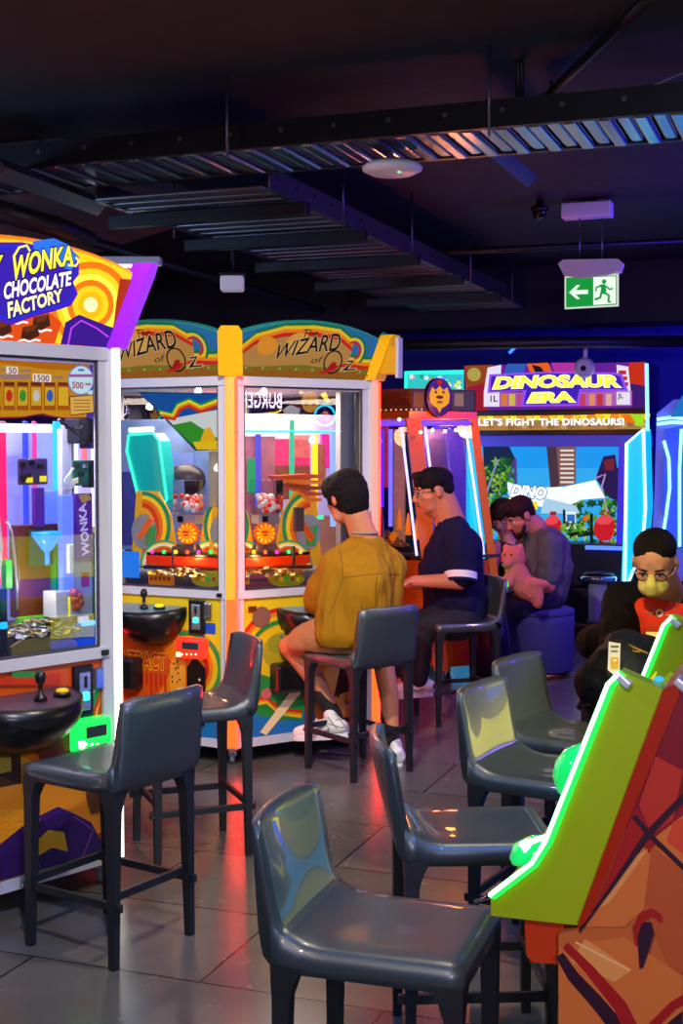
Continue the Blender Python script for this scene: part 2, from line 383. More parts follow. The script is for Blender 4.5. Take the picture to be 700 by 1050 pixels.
MB().tube([at(535, 108, 5.8), at(534, 60, 5.8), at(538, 40, 5.8), at(552, 31, 5.8), at(572, 28, 5.8)], .012, DARK).build('arm', ls)
MB().box(at(585, 40, 5.8), (.09, .09, .09), DARK, Euler((.2, .2, .4)).to_matrix(), bevel=.012).build('lamp_head', ls)
# long dark ducts at left and far back
pipe('ventilation_duct', 'thick black round duct under the ceiling at far left', [at(-10, 212, 6.2), at(60, 232, 6.4), at(92, 246, 6.6)], .045, DARK, 'duct')
pipe('ventilation_duct', 'long black round duct running away behind the left sign', [at(-30, 214, 7.6), at(110, 252, 8.9), at(330, 318, 12.4)], .035, DARK, 'duct')
pipe('sprinkler_pipe', 'black sprinkler pipe crossing below the exit sign', [at(300, 262, 9.9), at(470, 258, 9.6), at(720, 246, 9.0)], .022, DARK, 'pipe')
pipe('sprinkler_pipe', 'black pipe crossing just above the dinosaur cabinet', [at(380, 354, 11.4), at(560, 351, 11.3), at(720, 350, 11.2)], .05, mat('dark_steel_pipe', '3c3a40', .4, metal=.7), 'pipe')
# fluorescent tube behind the left sign
fl = thing('fluorescent_lamp', 'white fluorescent lamp glowing behind the sign of the left machine', 'lamp', at(125, 274, 8.4))
MB().box(at(125, 268, 8.4), (.5, .12, .05), mat('white_enamel', 'd8d8dc', .4), bevel=.008).build('housing', fl)
MB().cyl(at(92, 276, 8.4), at(158, 276, 8.4), .022, led('dfe8ff', 7)).build('tube', fl)
# small glass lamp
gl = thing('ceiling_lamp', 'small square glass ceiling lamp above the middle machines', 'lamp', at(238, 283, 8.6))
MB().box(at(238, 291, 8.6), (.15, .12, .1), mat('frosted_glass', 'c8c8d8', .3, emit=.35, ecol='c8b8c0'), bevel=.015).build('diffuser', gl)
MB().box(at(238, 282, 8.6), (.17, .14, .02), DARK, bevel=.004).build('housing', gl); MB().cyl(at(238, 282, 8.6), at(238, 230, 8.6), .012, DARK, n=8).build('stem', gl)
# wireless access point (flat lens disc)
c = at(402, 169, 6.05) - Z*.02
ap = thing('access_point', 'round white wireless access point under the ceiling tray', 'access point', c)
MB().lathe([(.0, -.025), (.1, -.022), (.135, -.005), (.138, .008), (.12, .024), (0, .026)], mat('white_plastic', 'e8eaf0', .4), c, 32).build('housing', ap)
MB().cyl(c+Vector((.03, -.06, -.0245)), c+Vector((.03, -.06, -.027)), .007, led('50ff60', 3)).build('status_light', ap)
MB().cyl(c+Z*.02, c+Z*.045, .05, GREYM).build('bracket', ap)
# exit sign
d = 8.9; F = Face(at(575, 316, d), V)
def fs(px, py): return F.st(px, py)
eb = thing('emergency_light', 'white rectangular emergency light box on the ceiling above the exit sign', 'emergency light', at(602, 206, d))
p0 = at(602, 216, d); MB().box(p0, (.33, .13, .1), mat('white_plastic', 'e8eaf0', .4), RB, bevel=.008).build('housing', eb)
MB().box(p0+Z*.085, (.1, .06, .08), DARK, RB).build('mount', eb)
ex = thing('exit_sign', 'green and white running man exit sign with left arrow hanging from the ceiling', 'exit sign', at(606, 317, d))
mb = MB(); q = [F.px(x, y, .04) for x, y in ((573, 271), (578, 267), (634, 266), (639, 270), (636, 279), (622, 283), (596, 286), (579, 283))]
mb.prism(q, F.N*-.1, mat('cream_plastic', 'd8d2c8', .5)); mb.build('housing', ex)
mb = MB(); mb.prism([F.px(579, 284, .012), F.px(634, 281, .012), F.px(634, 314, .012), F.px(579, 317, .012)], F.N*-.02, lit('e8f4e8', .8)); mb.build('frame', ex)
ar = Art(F, .013); G_ = lit('12a040', .9); W_ = lit('f0fff0', 1.0)
ar.poly([(580.5, 285), (632.5, 282.5), (632.5, 312.5), (580.5, 315.5)], G_)
ar.poly([(608.5, 284.5), (631.5, 283.5), (631.5, 311.5), (608.5, 313)], W_)
ar.poly([(583.5, 300), (591.5, 292.5), (595, 292.5), (590.5, 297.8), (603, 297.3), (603, 301.6), (590.5, 302.2), (595, 306.8), (591.5, 307), ], W_)
ar.disc(619.5, 289, 2.3, G_)
ar.poly([(615, 292), (620.5, 291.5), (622, 298), (620, 302), (615.5, 301), (616.5, 296)], G_)
ar.stroke([(616, 293.5), (611.5, 295), (611, 299)], 1.8, G_); ar.stroke([(621, 293.5), (625, 297), (628.5, 296)], 1.8, G_)
ar.stroke([(620, 300), (624.5, 303.5), (624, 309.5), (626.5, 310)], 2.4, G_); ar.stroke([(617, 300), (615.5, 305.5), (610, 307.5)], 2.4, G_)
ar.build('pictogram', ex)
for x in (594, 617): MB().cyl(at(x, 270, d), at(x, 224, d), .006, GREYM, n=8).build('hanger', ex)
cdm = thing('security_camera', 'small black dome camera on the ceiling left of the emergency light', 'camera', at(553, 212, d))
MB().lathe([(0, -.05), (.035, -.04), (.05, -.01), (.05, .0)], mat('smoked_dome', '0a0a10', .08), at(553, 217, d), 20).build('dome', cdm)
MB().lathe([(.06, 0), (.06, .03), (.03, .045), (.02, .08)], DARK, at(553, 217, d), 20).build('base', cdm)
# cans made up to house the added spots
for (x, y, e, cc, ang, tx, ty, tz) in SPOTS:
    p = Vector((x, y, CEIL-.15)); ax = (p - Vector((tx, ty, tz))).normalized()
    sp = thing('ceiling_spotlight', 'small black can of an added, unseen spotlight under the ceiling', 'spotlight', (x, y, CEIL), 0, 'cans of the added ceiling spots')
    m_ = MB(); m_.lathe([(.062, -.03), (.065, .09), (.03, .11)], DARK, p, 16, axis=ax); m_.f = m_.f[:-2]; m_.m = m_.m[:-2]; m_.sm = m_.sm[:-2]
    m_.build('can', sp)
    MB().cyl(p+ax*.1, Vector((x, y, CEIL)), .01, DARK, n=8).build('stem', sp)
# ================================================================ hexagonal coin pushers
WHITEF = mat('white_powder_coated_frame', 'c9c9cf', .35, var=.06)
BLACKP = mat('black_plastic', '121214', .3, var=.2)
CHROME = mat('chrome', 'd8d8e0', .12, metal=1)
ZB0, ZB1, ZS0, ZS1, ZT0, ZT1 = .09, .135, .872, .912, 1.975, 2.022
def caster(c, parent):
    o = MB().cyl(c+Vector((-.012, 0, .03)), c+Vector((.012, 0, .03)), .03, mat('grey_rubber', '6a6a70', .5), n=16).build('caster_wheel', parent)
    MB().box(c+Z*.065, (.045, .03, .05), CHROME, bevel=.006).build('caster_fork', o); return o
class Hex:
    """corners k=0 .. 5, face k joins corner k to corner k+1 (seen from outside: left to right)"""
    def __init__(s, c, L, a0):
        s.c = Vector(c); s.L = L
        s.K = [s.c + Vector((cos(a0+radians(60*k)), sin(a0+radians(60*k)), 0))*L for k in range(6)]
        s.faces = [Face(s.K[k], s.K[(k+1) % 6]-s.K[k]) for k in range(6)]
    def flare(s, k, deg=20):
        """the sign face over face k: leans outward"""
        f = s.faces[k]; T = Z*cos(radians(deg)) + f.N*sin(radians(deg)); return Face(f.O + Z*ZT1 + f.N*.01, f.S, T)
def hex_machine(name, label, hx, ledmats, capmat, fincol, sides, topmat, detail, base_paints, fin_faces=None):
    root = thing(name, label, 'arcade machine', hx.c); name_red = 'rainbow' in label
    L = hx.L
    for k, f in enumerate(hx.faces):
        # lower cabinet panel with white rails
        mb = MB(); mb.prism([f.p(.03, ZB1, -.02), f.p(L-.03, ZB1, -.02), f.p(L-.03, ZS0, -.02), f.p(.03, ZS0, -.02)], f.N*.02, base_paints[k % len(base_paints)])
        pn = mb.build('front_panel', root)
        fr = MB()
        for (z0, z1, n) in ((ZB0, ZB1, .012), (ZS0, ZS1, .02), (ZT0, ZT1, .02)):
            fr.prism([f.p(0, z0, -.03), f.p(L, z0, -.03), f.p(L, z1, -.03), f.p(0, z1, -.03)], f.N*(.03+n), WHITEF)
        for s0 in (.035, L-.07):
            fr.prism([f.p(s0, ZS1, -.02), f.p(s0+.035, ZS1, -.02), f.p(s0+.035, ZT0, -.02), f.p(s0, ZT0, -.02)], f.N*.032, WHITEF)
            fr.prism([f.p(s0+.012, ZB1, -.01), f.p(s0+.03, ZB1, -.01), f.p(s0+.03, ZS0, -.01), f.p(s0+.012, ZS0, -.01)], f.N*.022, WHITEF)
        fr.build('frame', root)
        # glass door
        gm = GLASS if name_red else glass_mat('coated_glass', 'f4f8ff', .35); gd = MB(); gd.prism([f.p(.075, ZS1+.004, -.004), f.p(L-.075, ZS1+.004, -.004), f.p(L-.075, ZT0-.004, -.004), f.p(.075, ZT0-.004, -.004)], f.N*.001, gm)
        g = gd.build('glass_pane', root)
        sl = MB()
        for (a, b, c_, d_) in ((.07, ZS1, .08, ZT0), (L-.08, ZS1, L-.07, ZT0), (.07, ZS1, L-.07, ZS1+.01), (.07, ZT0-.01, L-.07, ZT0)):
            sl.prism([f.p(a, b, .0), f.p(c_, b, .0), f.p(c_, d_, .0), f.p(a, d_, .0)], f.N*.006, mat('grey_rubber_seal', '3c3c48', .5))
        sl.build('seal', g)
        lk = MB(); lk.box(f.p(L-.06, (ZS0+ZS1)/2, .024), (.03, .014, .02), BLACKP, Matrix((f.S, f.N, Z)).transposed(), bevel=.003); lk.build('lock', g)
        # corner column: led strip
        K = hx.K[k]; out = (K - hx.c).normalized(); side = out.cross(Z)
        cb = MB(); q = [K + out*.012 + side*.032, K + out*.012 - side*.032, K - out*.05 - side*.05, K - out*.05 + side*.05]
        cb.prism([p + Z*ZB0 for p in q], Z*(ZT1-ZB0), WHITEF); col = cb.build('corner_column', root)
        lb = MB(); q = [K + out*.026 + side*.02, K + out*.026 - side*.02, K + out*.011 - side*.03, K + out*.011 + side*.03]
        lb.prism([p + Z*ZS0 for p in q], Z*(ZT1-ZS0-.002), ledmats[k % len(ledmats)]); lb.prism([p + Z*(ZB0+.01) for p in q], Z*(ZS0-ZB0-.01), led('ff6418', 1.7) if name_red else ledmats[k % len(ledmats)]); lb.build('light_strip', col)
        if name_red: MB().cyl(K + out*.03 - side*.026 + Z*(ZB0+.01), K + out*.03 - side*.026 + Z*(ZT1-.01), .007, led('ff1408', 34), n=8).build('red_tube', col)
        caster(hx.c + (K-hx.c)*.93, root)
        # sign over the face
        h0, h1 = sides
        F = hx.flare(k); n = 14
        top = [(-.0 + (L)*i/n, h0 + (h1-h0)*sin(pi*i/n)**.7) for i in range(n+1)]
        tpk = fin_faces(k) if fin_faces else None
        ov = math.tan(radians(30))*sin(radians(20))
        def pt(a, t): # widen towards the top as the sign flares
            e = t*ov; return F.p(-e + (L+2*e)*a/L, t)
        mb = MB(); mb.prism([pt(0, 0), pt(L, 0)] + [pt(a, t) for a, t in reversed(top)], F.N*-.03, topmat)
        mb.build('sign_panel', root)
        # fin between signs
        ofs = out*sin(radians(20))/cos(radians(30)); up = Z*cos(radians(20))
        fn = MB(); b0 = K + Z*ZT1; hh = (h0 + .06)/cos(radians(0))
        w2 = .062 if name_red else .042
        A_ = [b0 - out*.03 + side*w2, b0 + out*.045 + side*w2, b0 + out*.045 - side*w2, b0 - out*.03 - side*w2]
        tip = (up + ofs)*hh
        mv = []; 
        prof = [(0, 1), (.88, 1), (1, .7)]
        for t, ww in prof:
            for q_ in A_:
                cc = b0 + (q_-b0)*1.0; lat = (q_-b0).dot(side); rad = (q_-b0).dot(out)
                mv.append(b0 + side*lat*ww + out*rad + tip*t)
        fs_ = [(0, 1, 2, 3)] + [(4*i+j, 4*i+(j+1) % 4, 4*i+4+(j+1) % 4, 4*i+4+j) for i in range(2) for j in range(4)] + [(8, 9, 10, 11)]
        fn.add(mv, fs_, fincol); fn.build('corner_fin', root)
    # deck, roof, centre column
    mb = MB(); mb.prism([hx.c + (K-hx.c)*.96 + Z*(ZS0-.0) for K in hx.K], Z*.02, mat('brushed_steel_deck', '8a8a90', .25, metal=.9)); mb.build('play_deck', root)
    mb = MB(); mb.prism([hx.c + (K-hx.c)*.965 + Z*(ZT0+.005) for K in hx.K], Z*.02, mat('white_roof_board', 'dcdce4', .5)); mb.build('roof_board', root)
    mb = MB(); mb.prism([hx.c + (K-hx.c)*.93 + Z*ZB1 for K in hx.K], Z*.02, DARK); mb.build('floor_board', root)
    return root
def console(face, s0, z0, root, w_, dep, deck_paint, btn, h=.13):
    """half round shelf with joystick and button"""
    n = 20; T = [(s0 + w_/2*cos(pi+pi*i/n), dep*sin(pi*i/n)**.85) for i in range(n+1)]
    rows = [(1.0, 0), (1.0, -.035), (.93, -.06), (.72, -.1), (.4, -.135), (.1, -.15)]
    vs = []; fs = []
    for sc, dz in rows:
        for a, b in T: vs.append(face.p(s0 + (a-s0)*(.35+.65*sc), z0 + dz*h/.13 - .02*b/dep, b*sc))
    m = len(T)
    for r in range(len(rows)-1):
        for i in range(m-1): fs.append((r*m+i, r*m+i+1, (r+1)*m+i+1, (r+1)*m+i))
    fs.append(tuple(range(m))); fs.append(tuple(reversed(range((len(rows)-1)*m, len(rows)*m))))
    mb = MB(); mb.add(vs, fs[:-2], BLACKP, True); mb.add(vs, fs[-2:], BLACKP)
    c = mb.build('control_shelf', root)
    mb = MB(); vs = [face.p(s0 + (a-s0)*.93, z0 + .002 - .02*b/dep, b*.93+.004) for a, b in T]; mb.add(vs, [tuple(range(m))], deck_paint); mb.build('shelf_top', c)
    j0 = face.p(s0+.02, z0-.005, dep*.55)
    mb = MB(); mb.lathe([(.024, 0), (.02, .012), (.008, .02), (.008, .055), (.017, .062), (.02, .085), (.012, .1), (0, .104)], BLACKP, j0, 14); mb.build('joystick', c)
    b0 = face.p(s0+w_*.26, z0-.004, dep*.5)
    mb = MB(); mb.lathe([(.032, 0), (.03, .01), (.026, .012)], BLACKP, b0, 18); mb.lathe([(.023, .01), (.021, .022), (0, .026)], btn, b0, 18); mb.build('push_button', c)
    return c
def fbox(face, q, n0, n1, m, bevel=.004, mb=None, off=None):
    """box standing out of a face over the pixel rectangle q (x0,y0,x1,y1)"""
    cx, cy = (q[0]+q[2])/2, (q[1]+q[3])/2
    a0, _ = face.st(q[0], cy); a1, _ = face.st(q[2], cy); _, t1 = face.st(cx, q[1]); _, t0 = face.st(cx, q[3])
    mb = mb or MB(); R = Matrix((face.S, face.T, face.N)).transposed()
    mb.box(face.p((a0+a1)/2, (t0+t1)/2, (n0+n1)/2), (a1-a0, t1-t0, n1-n0), m, R, bevel=bevel); return mb
def coin_slot(face, q, root, lightcol):
    o = fbox(face, q, 0, .018, BLACKP).build('coin_panel', root)
    w_, h_ = q[2]-q[0], q[3]-q[1]
    mb = fbox(face, (q[0]+w_*.22, q[1]+h_*.12, q[2]-w_*.22, q[3]-h_*.14), .018, .026, mat('brushed_plate', 'b8bcc4', .25, metal=.8), .002); p = mb.build('coin_plate', o)
    fbox(face, (q[0]+w_*.46, q[1]+h_*.2, q[0]+w_*.58, q[1]+h_*.42), .026, .03, BLACKP, .001).build('coin_slit', p)
    fbox(face, (q[0]+w_*.4, q[1]+h_*.5, q[0]+w_*.66, q[1]+h_*.66), .026, .036, led(lightcol, 4), .004).build('return_button', p)
    return o
def reader(face, q, root, colr, s=4):
    """glowing card reader"""
    o = fbox(face, q, .0, .06, mat('glow_plastic_' + colr, '222222', .2, emit=s*.45, ecol=colr), .014).build('card_reader', root)
    w_, h_ = q[2]-q[0], q[3]-q[1]
    fbox(face, (q[0]+w_*.25, q[1]+h_*.2, q[2]-w_*.18, q[1]+h_*.55), .055, .066, mat('black_screen', '15181c', .15, emit=.15, ecol='607080'), .003).build('screen', o)
    mb = MB()
    for i in range(4): mb.ball(face.px(q[0]+w_*(.25+.16*i), q[1]+h_*.78, .06), .005, led('ffffff' if colr != 'ff2810' else 'ffd080', 5), nu=8, nv=6)
    fbox(face, (q[0]+w_*.05, q[1]+h_*.68, q[0]+w_*.2, q[1]+h_*.88), .055, .064, led('e8ffe8' if colr != 'ff2810' else 'ffe080', 6), .002, mb=mb); mb.build('indicator', o)
    return o

# ---------------------------------------------------------------- left machine (chocolate factory)
def d2(v, a): return Vector((cos(a), sin(a), 0))*v
KR = at(115, 460, 4.93); KR.z = 0
inw = Vector((-.743, .669, 0)); alongL = Vector((-.669, -.743, 0))
Lh = .88
cW = KR + alongL*Lh/2 + inw*Lh*.866
aKR = atan2(KR.y-cW.y, KR.x-cW.x)
hW = Hex(cW, Lh, aKR - radians(60))      # face 0 runs from corner 0 (left) to corner 1 (= KR)
WART = mat('wonka_red', 'b8380c', .35)
mW = hex_machine('coin_pusher_machine', 'white framed coin pusher at far left under a chocolate factory sign', hW, [led('f2f0ff', 2.6), led('fff6e0', 3.2)], WHITEF, mat('purple_lit_fin', '5a10b0', .3, emit=1.0, ecol='9a20ff'), (.27, .36), mat('sign_board_orange', 'ff8a10', .4, emit=.55, ecol='ff8a10'), None, [WART])
F = hW.faces[0]; FS = hW.flare(0); LO = WART
# sign: swirls, lettering on a purple shield, chocolate bars
a = Art(FS, .002); Lx = -110
def curve_top(Fc, L, h0, h1, n=14, ov=.2): return None
yl, og, pr, bl, br = lit('ffc814', 1.3), lit('ff7a08', 1.1), lit('5a14a8', 1.0), lit('1c2ad8', 1.1), lit('7a3408', .8)
ST = FS.st
def sign_outline(L, h0, h1, inset=.008):
    ov = math.tan(radians(30))*sin(radians(20)); n = 14; P = []
    for i in range(n+1):
        aa = L*i/n; t = h0+(h1-h0)*sin(pi*i/n)**.7 - inset; e = t*ov; P.append((-e+(L+2*e)*aa/L, t))
    return [(0, .004), (L, .004)] + list(reversed(P))
def sign_base(Fc, L, h0, h1, m, n0=.0015):
    b_ = Art(Fc, n0, 'm'); b_.poly(sign_outline(L, h0, h1), m); return b_.mb
mb = sign_base(FS, Lh, .27, .36, yl)
a = Art(FS, .003, 'px', mb=mb); a.clip = (0, .004, Lh, .45); a.flare = .1975
for r, m in ((52, og), (44, yl), (37, lit('ffe040', 1.5)), (30, og), (23, yl), (16, lit('ffb000', 1.3)), (9, lit('fff0a0', 1.6))):
    a.disc(92, 312, r*.8, m, r*.85)
a.poly([(112, 360), (118, 310), (122, 285), (140, 287), (124, 362)], lit('c03008', .9))
a.poly([(60, 357), (66, 330), (80, 322), (100, 330), (116, 336), (120, 362)], lit('3a1090', 1.0))
a.stroke([(68, 356), (72, 336), (82, 328), (98, 336), (110, 345)], 1.6, lit('c040ff', 1.2))
a.poly([(-110, 345), (-110, 292), (40, 312), (62, 330), (54, 356)], lit('e85008', 1.0))
for i, (x, y) in enumerate(((-36, 316), (-8, 318), (16, 322), (40, 330), (-30, 334), (0, 336), (28, 340), (-60, 320))):
    a.poly([(x-9, y+5), (x-7, y-6), (x+8, y-9), (x+10, y+3), (x-3, y+9)], lit('5a2208', .6)); a.poly([(x-7, y-6), (x+8, y-9), (x+5, y-3), (x-4, y)], br)
    a.stroke([(x-12, y+9), (x-6, y+7), (x, y+9), (x+6, y+7), (x+11, y+8)], 2.2, lit('ffffff', 1.0))
sh = [(-115, 262), (-20, 247), (20, 247), (38, 251), (52, 246), (68, 252), (78, 262), (78, 280), (72, 288), (77, 300), (70, 312), (52, 318), (30, 324), (8, 332), (-10, 326), (-115, 320)]
a.poly(sh, pr); a.poly([(x*.97+.5, y*.93+20) for x, y in sh], bl); a.poly([(x*.93+2, y*.84+46) for x, y in sh], lit('3a1cb8', 1.0))
a.poly([(30, 246), (52, 243), (68, 250), (76, 262), (70, 276), (48, 268), (34, 262)], lit('2870f0', 1.2))
Y_ = lit('ffe83c', 1.5); W1 = lit('f4f0ff', 1.4); DP = lit('2a0860', .7)
a.text('WONKA', [(8, 288), (72, 270), (73, 250), (10, 262)], Y_, bold=.03, arch=2, out=DP, ob=.05)
a.text('WILLY', [(-72, 292), (0, 288), (0, 260), (-72, 266)], Y_, bold=.03, out=DP, ob=.05)
a.text('CHOCOLATE', [(0, 306), (69, 291), (70, 276), (1, 288)], W1, bold=.035, out=DP, ob=.05)
a.text('FACTORY', [(5, 325), (61, 307), (60, 294), (4, 308)], lit('fff0b0', 1.4), bold=.035, out=DP, ob=.05)
a.stroke([(10, 262), (16, 252), (24, 250), (27, 256)], 2.2, Y_); a.stroke([(66, 270), (74, 271), (77, 266), (74, 262)], 2.2, Y_)
a.build('sign_print', mW)
# purple side fin details (small chevrons)
mb = MB(); K1 = hW.K[1]
# inner banner behind the glass
FB = Face(F.O - F.N*.03, F.S)
a = Art(FB, 0, 'px')
a.poly([(-110, 363), (111, 375), (111, 428), (60, 428), (44, 424), (25, 427), (-110, 430)], lit('f0a010', .75))
a.poly([(-110, 363), (111, 375), (111, 381), (50, 379), (0, 372), (-110, 370)], lit('e08000', .7))
a.poly([(92, 374), (111, 375), (111, 428), (88, 428), (92, 400)], lit('5838b0', .8))
a.stroke([(-110, 431), (22, 428), (40, 425), (66, 429), (88, 429)], 1.6, lit('a02040', .7))
wb = lit('fff4e0', .9); rd = lit('b01838', .8)
a.poly([(6, 375.5), (18, 376.5), (18, 384), (6, 383)], wb); a.text('50', quad(8.5, 376.6, 16.5, 383, .4), rd, bold=.02)
a.poly([(33, 383), (52, 384), (52, 392), (33, 391)], wb); a.text('1500', quad(34.5, 384, 50, 390.5, .8), rd, bold=.02)
for (x0, y0, x1) in ((0, 378, 5), (20, 379, 31), (-20, 384, 30), (54, 386, 64), (0, 386.5, 30)): a.rect(x0, y0, x1, y0+2.4, lit('c89890', .6))
for i in range(-9, 5):
    x = -4 + i*13.6 + 4; c_ = ['e83018', '40a030', 'e8d8c8', '3868c0', 'e0b020'][i % 5]
    a.poly([(x, 391+i*.2), (x+12, 392+i*.2), (x+12, 421), (x, 420.5)], lit('c86008', .7)); a.poly([(x+1, 397), (x+11, 397.5), (x+11, 416), (x+1, 416)], lit('f0b820', .8))
    a.disc(x+6, 406, 3.4, lit(c_, .8), 6); a.rect(x+1, 392.5, x+11, 395.5, lit('803010', .6))
a.disc(78, 390, 13.5, lit('8090d0', .7), 15.5); a.disc(78, 390, 12.3, lit('c0e0f0', .9), 14.2); a.poly([(84, 402), (90, 400), (90, 409)], lit('c0e0f0', .9))
a.text('500', quad(69, 391.5, 80.5, 398.5, .6), rd, bold=.02); a.rect(66, 384, 90, 387, lit('b060b0', .7)); a.rect(82, 393, 88, 395.5, lit('c08090', .7)); a.rect(75, 378.5, 81, 381, lit('5080c0', .8))
a.poly([(66, 407), (90, 405), (91, 423), (67, 426)], lit('e0b050', .85)); a.stroke([(66, 407), (90, 405), (91, 423), (67, 426), (66, 407)], 1.2, lit('803010', .6))
for i in range(4): a.rect(70, 410+i*3.4, 87, 411+i*3.4, lit('a07020', .7))
a.build('price_banner', mW)
# lower panel print
a = Art(F, .001, 'px'); a.clip = (.07, ZB1, Lh-.07, ZS0)
RD, OR, YE, GR, DR, PU = paint('c8300c'), paint('e8740c'), paint('eaa61c'), paint('2a8a3c'), paint('7c1c08'), paint('301058')
a.rect(-110, 670, 112, 905, paint('d4500c'))
for (x, y, rr) in ((128, 735, 1.0), (20, 790, 1.2), (-60, 760, 1.0), (66, 835, .8)):
    for r, m in ((46, GR), (42, paint('e8e0c8')), (41, GR), (34, RD), (31, YE), (29, RD), (20, OR), (12, YE)):
        a.disc(x, y, r*rr, m)
a.poly([(-110, 690), (60, 690), (60, 702), (-110, 706)], RD); a.rect(10, 688, 42, 694, GR)
a.poly([(30, 755), (70, 742), (72, 770), (40, 782)], paint('6a1c08')); a.poly([(-20, 760), (18, 755), (20, 830), (-20, 834)], paint('4a2c10')); a.poly([(-10, 766), (8, 764), (9, 790), (-10, 794)], paint('c8b030'))
a.poly([(-20, 810), (60, 795), (112, 790), (112, 850), (-20, 880)], paint('d88418'))
for i in range(7): a.text('GOLDEN', quad(-6, 830+i*7, 20, 835+i*7, -2), YE, bold=.01)
a.poly([(-40, 910), (-10, 870), (20, 846), (36, 836), (70, 832), (90, 842), (106, 866), (110, 905)], PU)
a.poly([(36, 836), (46, 850), (58, 846), (70, 832), (56, 826)], paint('3c1870')); a.stroke([(38, 838), (30, 860), (38, 890)], 1.3, paint('7848a0')); a.stroke([(72, 836), (92, 850), (80, 880)], 1.3, paint('7848a0'))
a.poly([(84, 812), (104, 806), (106, 830), (90, 834)], paint('5a3410')); a.poly([(33, 862), (46, 850), (62, 852), (66, 872), (50, 868), (36, 876)], paint('d8a818'))
a.rect(-30, 872, -4, 878, YE)
a.build('panel_print', mW)
s0, z0 = F.st(14, 712)
console(F, s0, z0, mW, .46, .24, mat('shelf_print_dark', '4a3a48', .3, var=.5, vscale=30), mat('yellow_button', 'e8b414', .3, emit=.25, ecol='e8b414'), h=.17)
coin_slot(F, (73, 682, 93, 735), mW, '30ffd0')
fbox(F, (95, 684, 104, 706), 0, .02, mat('chrome_blue', 'a0b8e0', .2, metal=.8), .006).build('lock_plate', mW)
reader(F, (69, 735, 105, 768), mW, '10ff50')
fbox(F, (40, 728, 64, 738), 0, .07, BLACKP, .01).build('knee_bracket', mW)
# interior
def inner(face, q, dpt, thick, m, name, parent, bevel=.004):
    f2 = Face(face.O - face.N*dpt, face.S, face.T); return fbox(f2, q, -thick, 0, m, bevel).build(name, parent)
def inner_poly(face, pts, dpt, thick, m, name, parent):
    f2 = Face(face.O - face.N*dpt, face.S, face.T); mb = MB(); mb.prism([f2.px(*p) for p in pts], f2.N*-thick, m); return mb.build(name, parent)
# centre tower with printed purple walls and light tubes
def tower(hx, root, r, z0, z1, mats):
    Q = [hx.c + (K-hx.c)*r for K in hx.K]
    mb = MB()
    for k in range(6):
        mb.add([Q[k]+Z*z0, Q[(k+1) % 6]+Z*z0, Q[(k+1) % 6]+Z*z1, Q[k]+Z*z1], [(0, 1, 2, 3)], mats[k % len(mats)])
    mb.add([q+Z*z1 for q in Q], [tuple(range(6))], mats[0]); return mb.build('centre_tower', root)
tower(hW, mW, .42, ZS1, ZT0, [mat('tower_purple', '5a3098', .3, emit=.25, ecol='8040e0'), mat('tower_white', 'c8c8e8', .3, emit=.4, ecol='a0a8ff')])
for (q, c_, e) in (((-110, 436, 62, 640), '9098e0', .55), ((62, 436, 110, 640), 'c8c0e8', .6)):
    inner(F, q, .40, .01, mat('bright_back_'+c_, c_, .4, emit=e, ecol=c_, var=.5, vscale=9), 'added_glow_board', mW)  # glowing boards added to brighten dark gaps of the interior
for (x, c_, wd, y1) in ((4, 'ff1060', 7, 600), (28, '3040ff', 4, 560), (37, 'ff3090', 3, 540), (60, '20c8ff', 6, 540), (78, 'fff4ff', 5, 580), (88, 'ff7080', 4, 500), (100, 'f0e8ff', 7, 640), (-20, '4060ff', 8, 620), (-50, 'ff40c0', 8, 620)):
    inner(F, (x-wd/2, 432, x+wd/2, y1), .32, .02, led(c_, 1.5), 'light_tube', mW)
inner(F, (-60, 434, 54, 443), .2, .1, led('f0f8ff', 1.6), 'lamp_tray', mW)
inner(F, (82, 428, 97, 455), .12, .1, BLACKP, 'speaker_box', mW, .008); inner(F, (94, 428, 103, 460), .12, .08, mat('navy_box', '20205a', .4), 'speaker_box', mW)
steel = mat('inner_steel', '9a9ca4', .25, metal=.9, var=.2)
inner(F, (64, 440, 74, 660), .2, .03, mat('white_post', 'd0d0e0', .3), 'post', mW); inner(F, (75, 440, 77, 660), .18, .01, steel, 'post', mW)
pc = inner(F, (20, 470, 49, 497), .16, .015, mat('circuit_board_violet', '3a2060', .4, bump=.6, bscale=200, var=.6, vscale=60), 'circuit_board', mW)
for (x, y, m) in ((24, 476, BLACKP), (33, 474, CHROME), (42, 478, BLACKP), (30, 488, CHROME), (45, 491, led('f0e000', 1.2)), (31, 492, led('f0e000', 1.2)), (24, 490, BLACKP)):
    inner(F, (x-3, y-3, x+3, y+3), .145, .01, m, 'chip', pc, .002)
pc = inner(F, (75, 472, 92, 498), .14, .012, mat('circuit_board_green', '1a6a50', .4, bump=.6, bscale=200, var=.6, vscale=60), 'circuit_board', mW)
for (x, y, m) in ((79, 478, BLACKP), (87, 478, CHROME), (84, 486, BLACKP), (78, 493, led('f0e000', 1.2))): inner(F, (x-2.5, y-2.5, x+2.5, y+2.5), .13, .01, m, 'chip', pc, .002)
inner(F, (93, 472, 103, 500), .13, .06, BLACKP, 'relay_box', mW)
mb = MB()
for k in range(3): mb.tube([Face(F.O-F.N*.12, F.S).px(*p) for p in ((74+k, 480), (70-k*2, 492), (68+k, 502), (74, 500-k*3), (80, 490))], .003, mat('wire_white', 'e0e0e0', .4), n=6)
mb.build('wire_loom', mW)
mb = MB(); mb.tube([Face(F.O-F.N*.08, F.S).px(*p) for p in ((60, 430), (75, 442), (92, 455))], .006, BLACKP, n=8)
mb.tube([Face(F.O-F.N*.08, F.S).px(79+6*cos(t), 434+7*sin(t)) for t in (0, .6, 1.2, 1.8, 2.4, 3.0)], .003, BLACKP, n=6); mb.build('cable', mW)
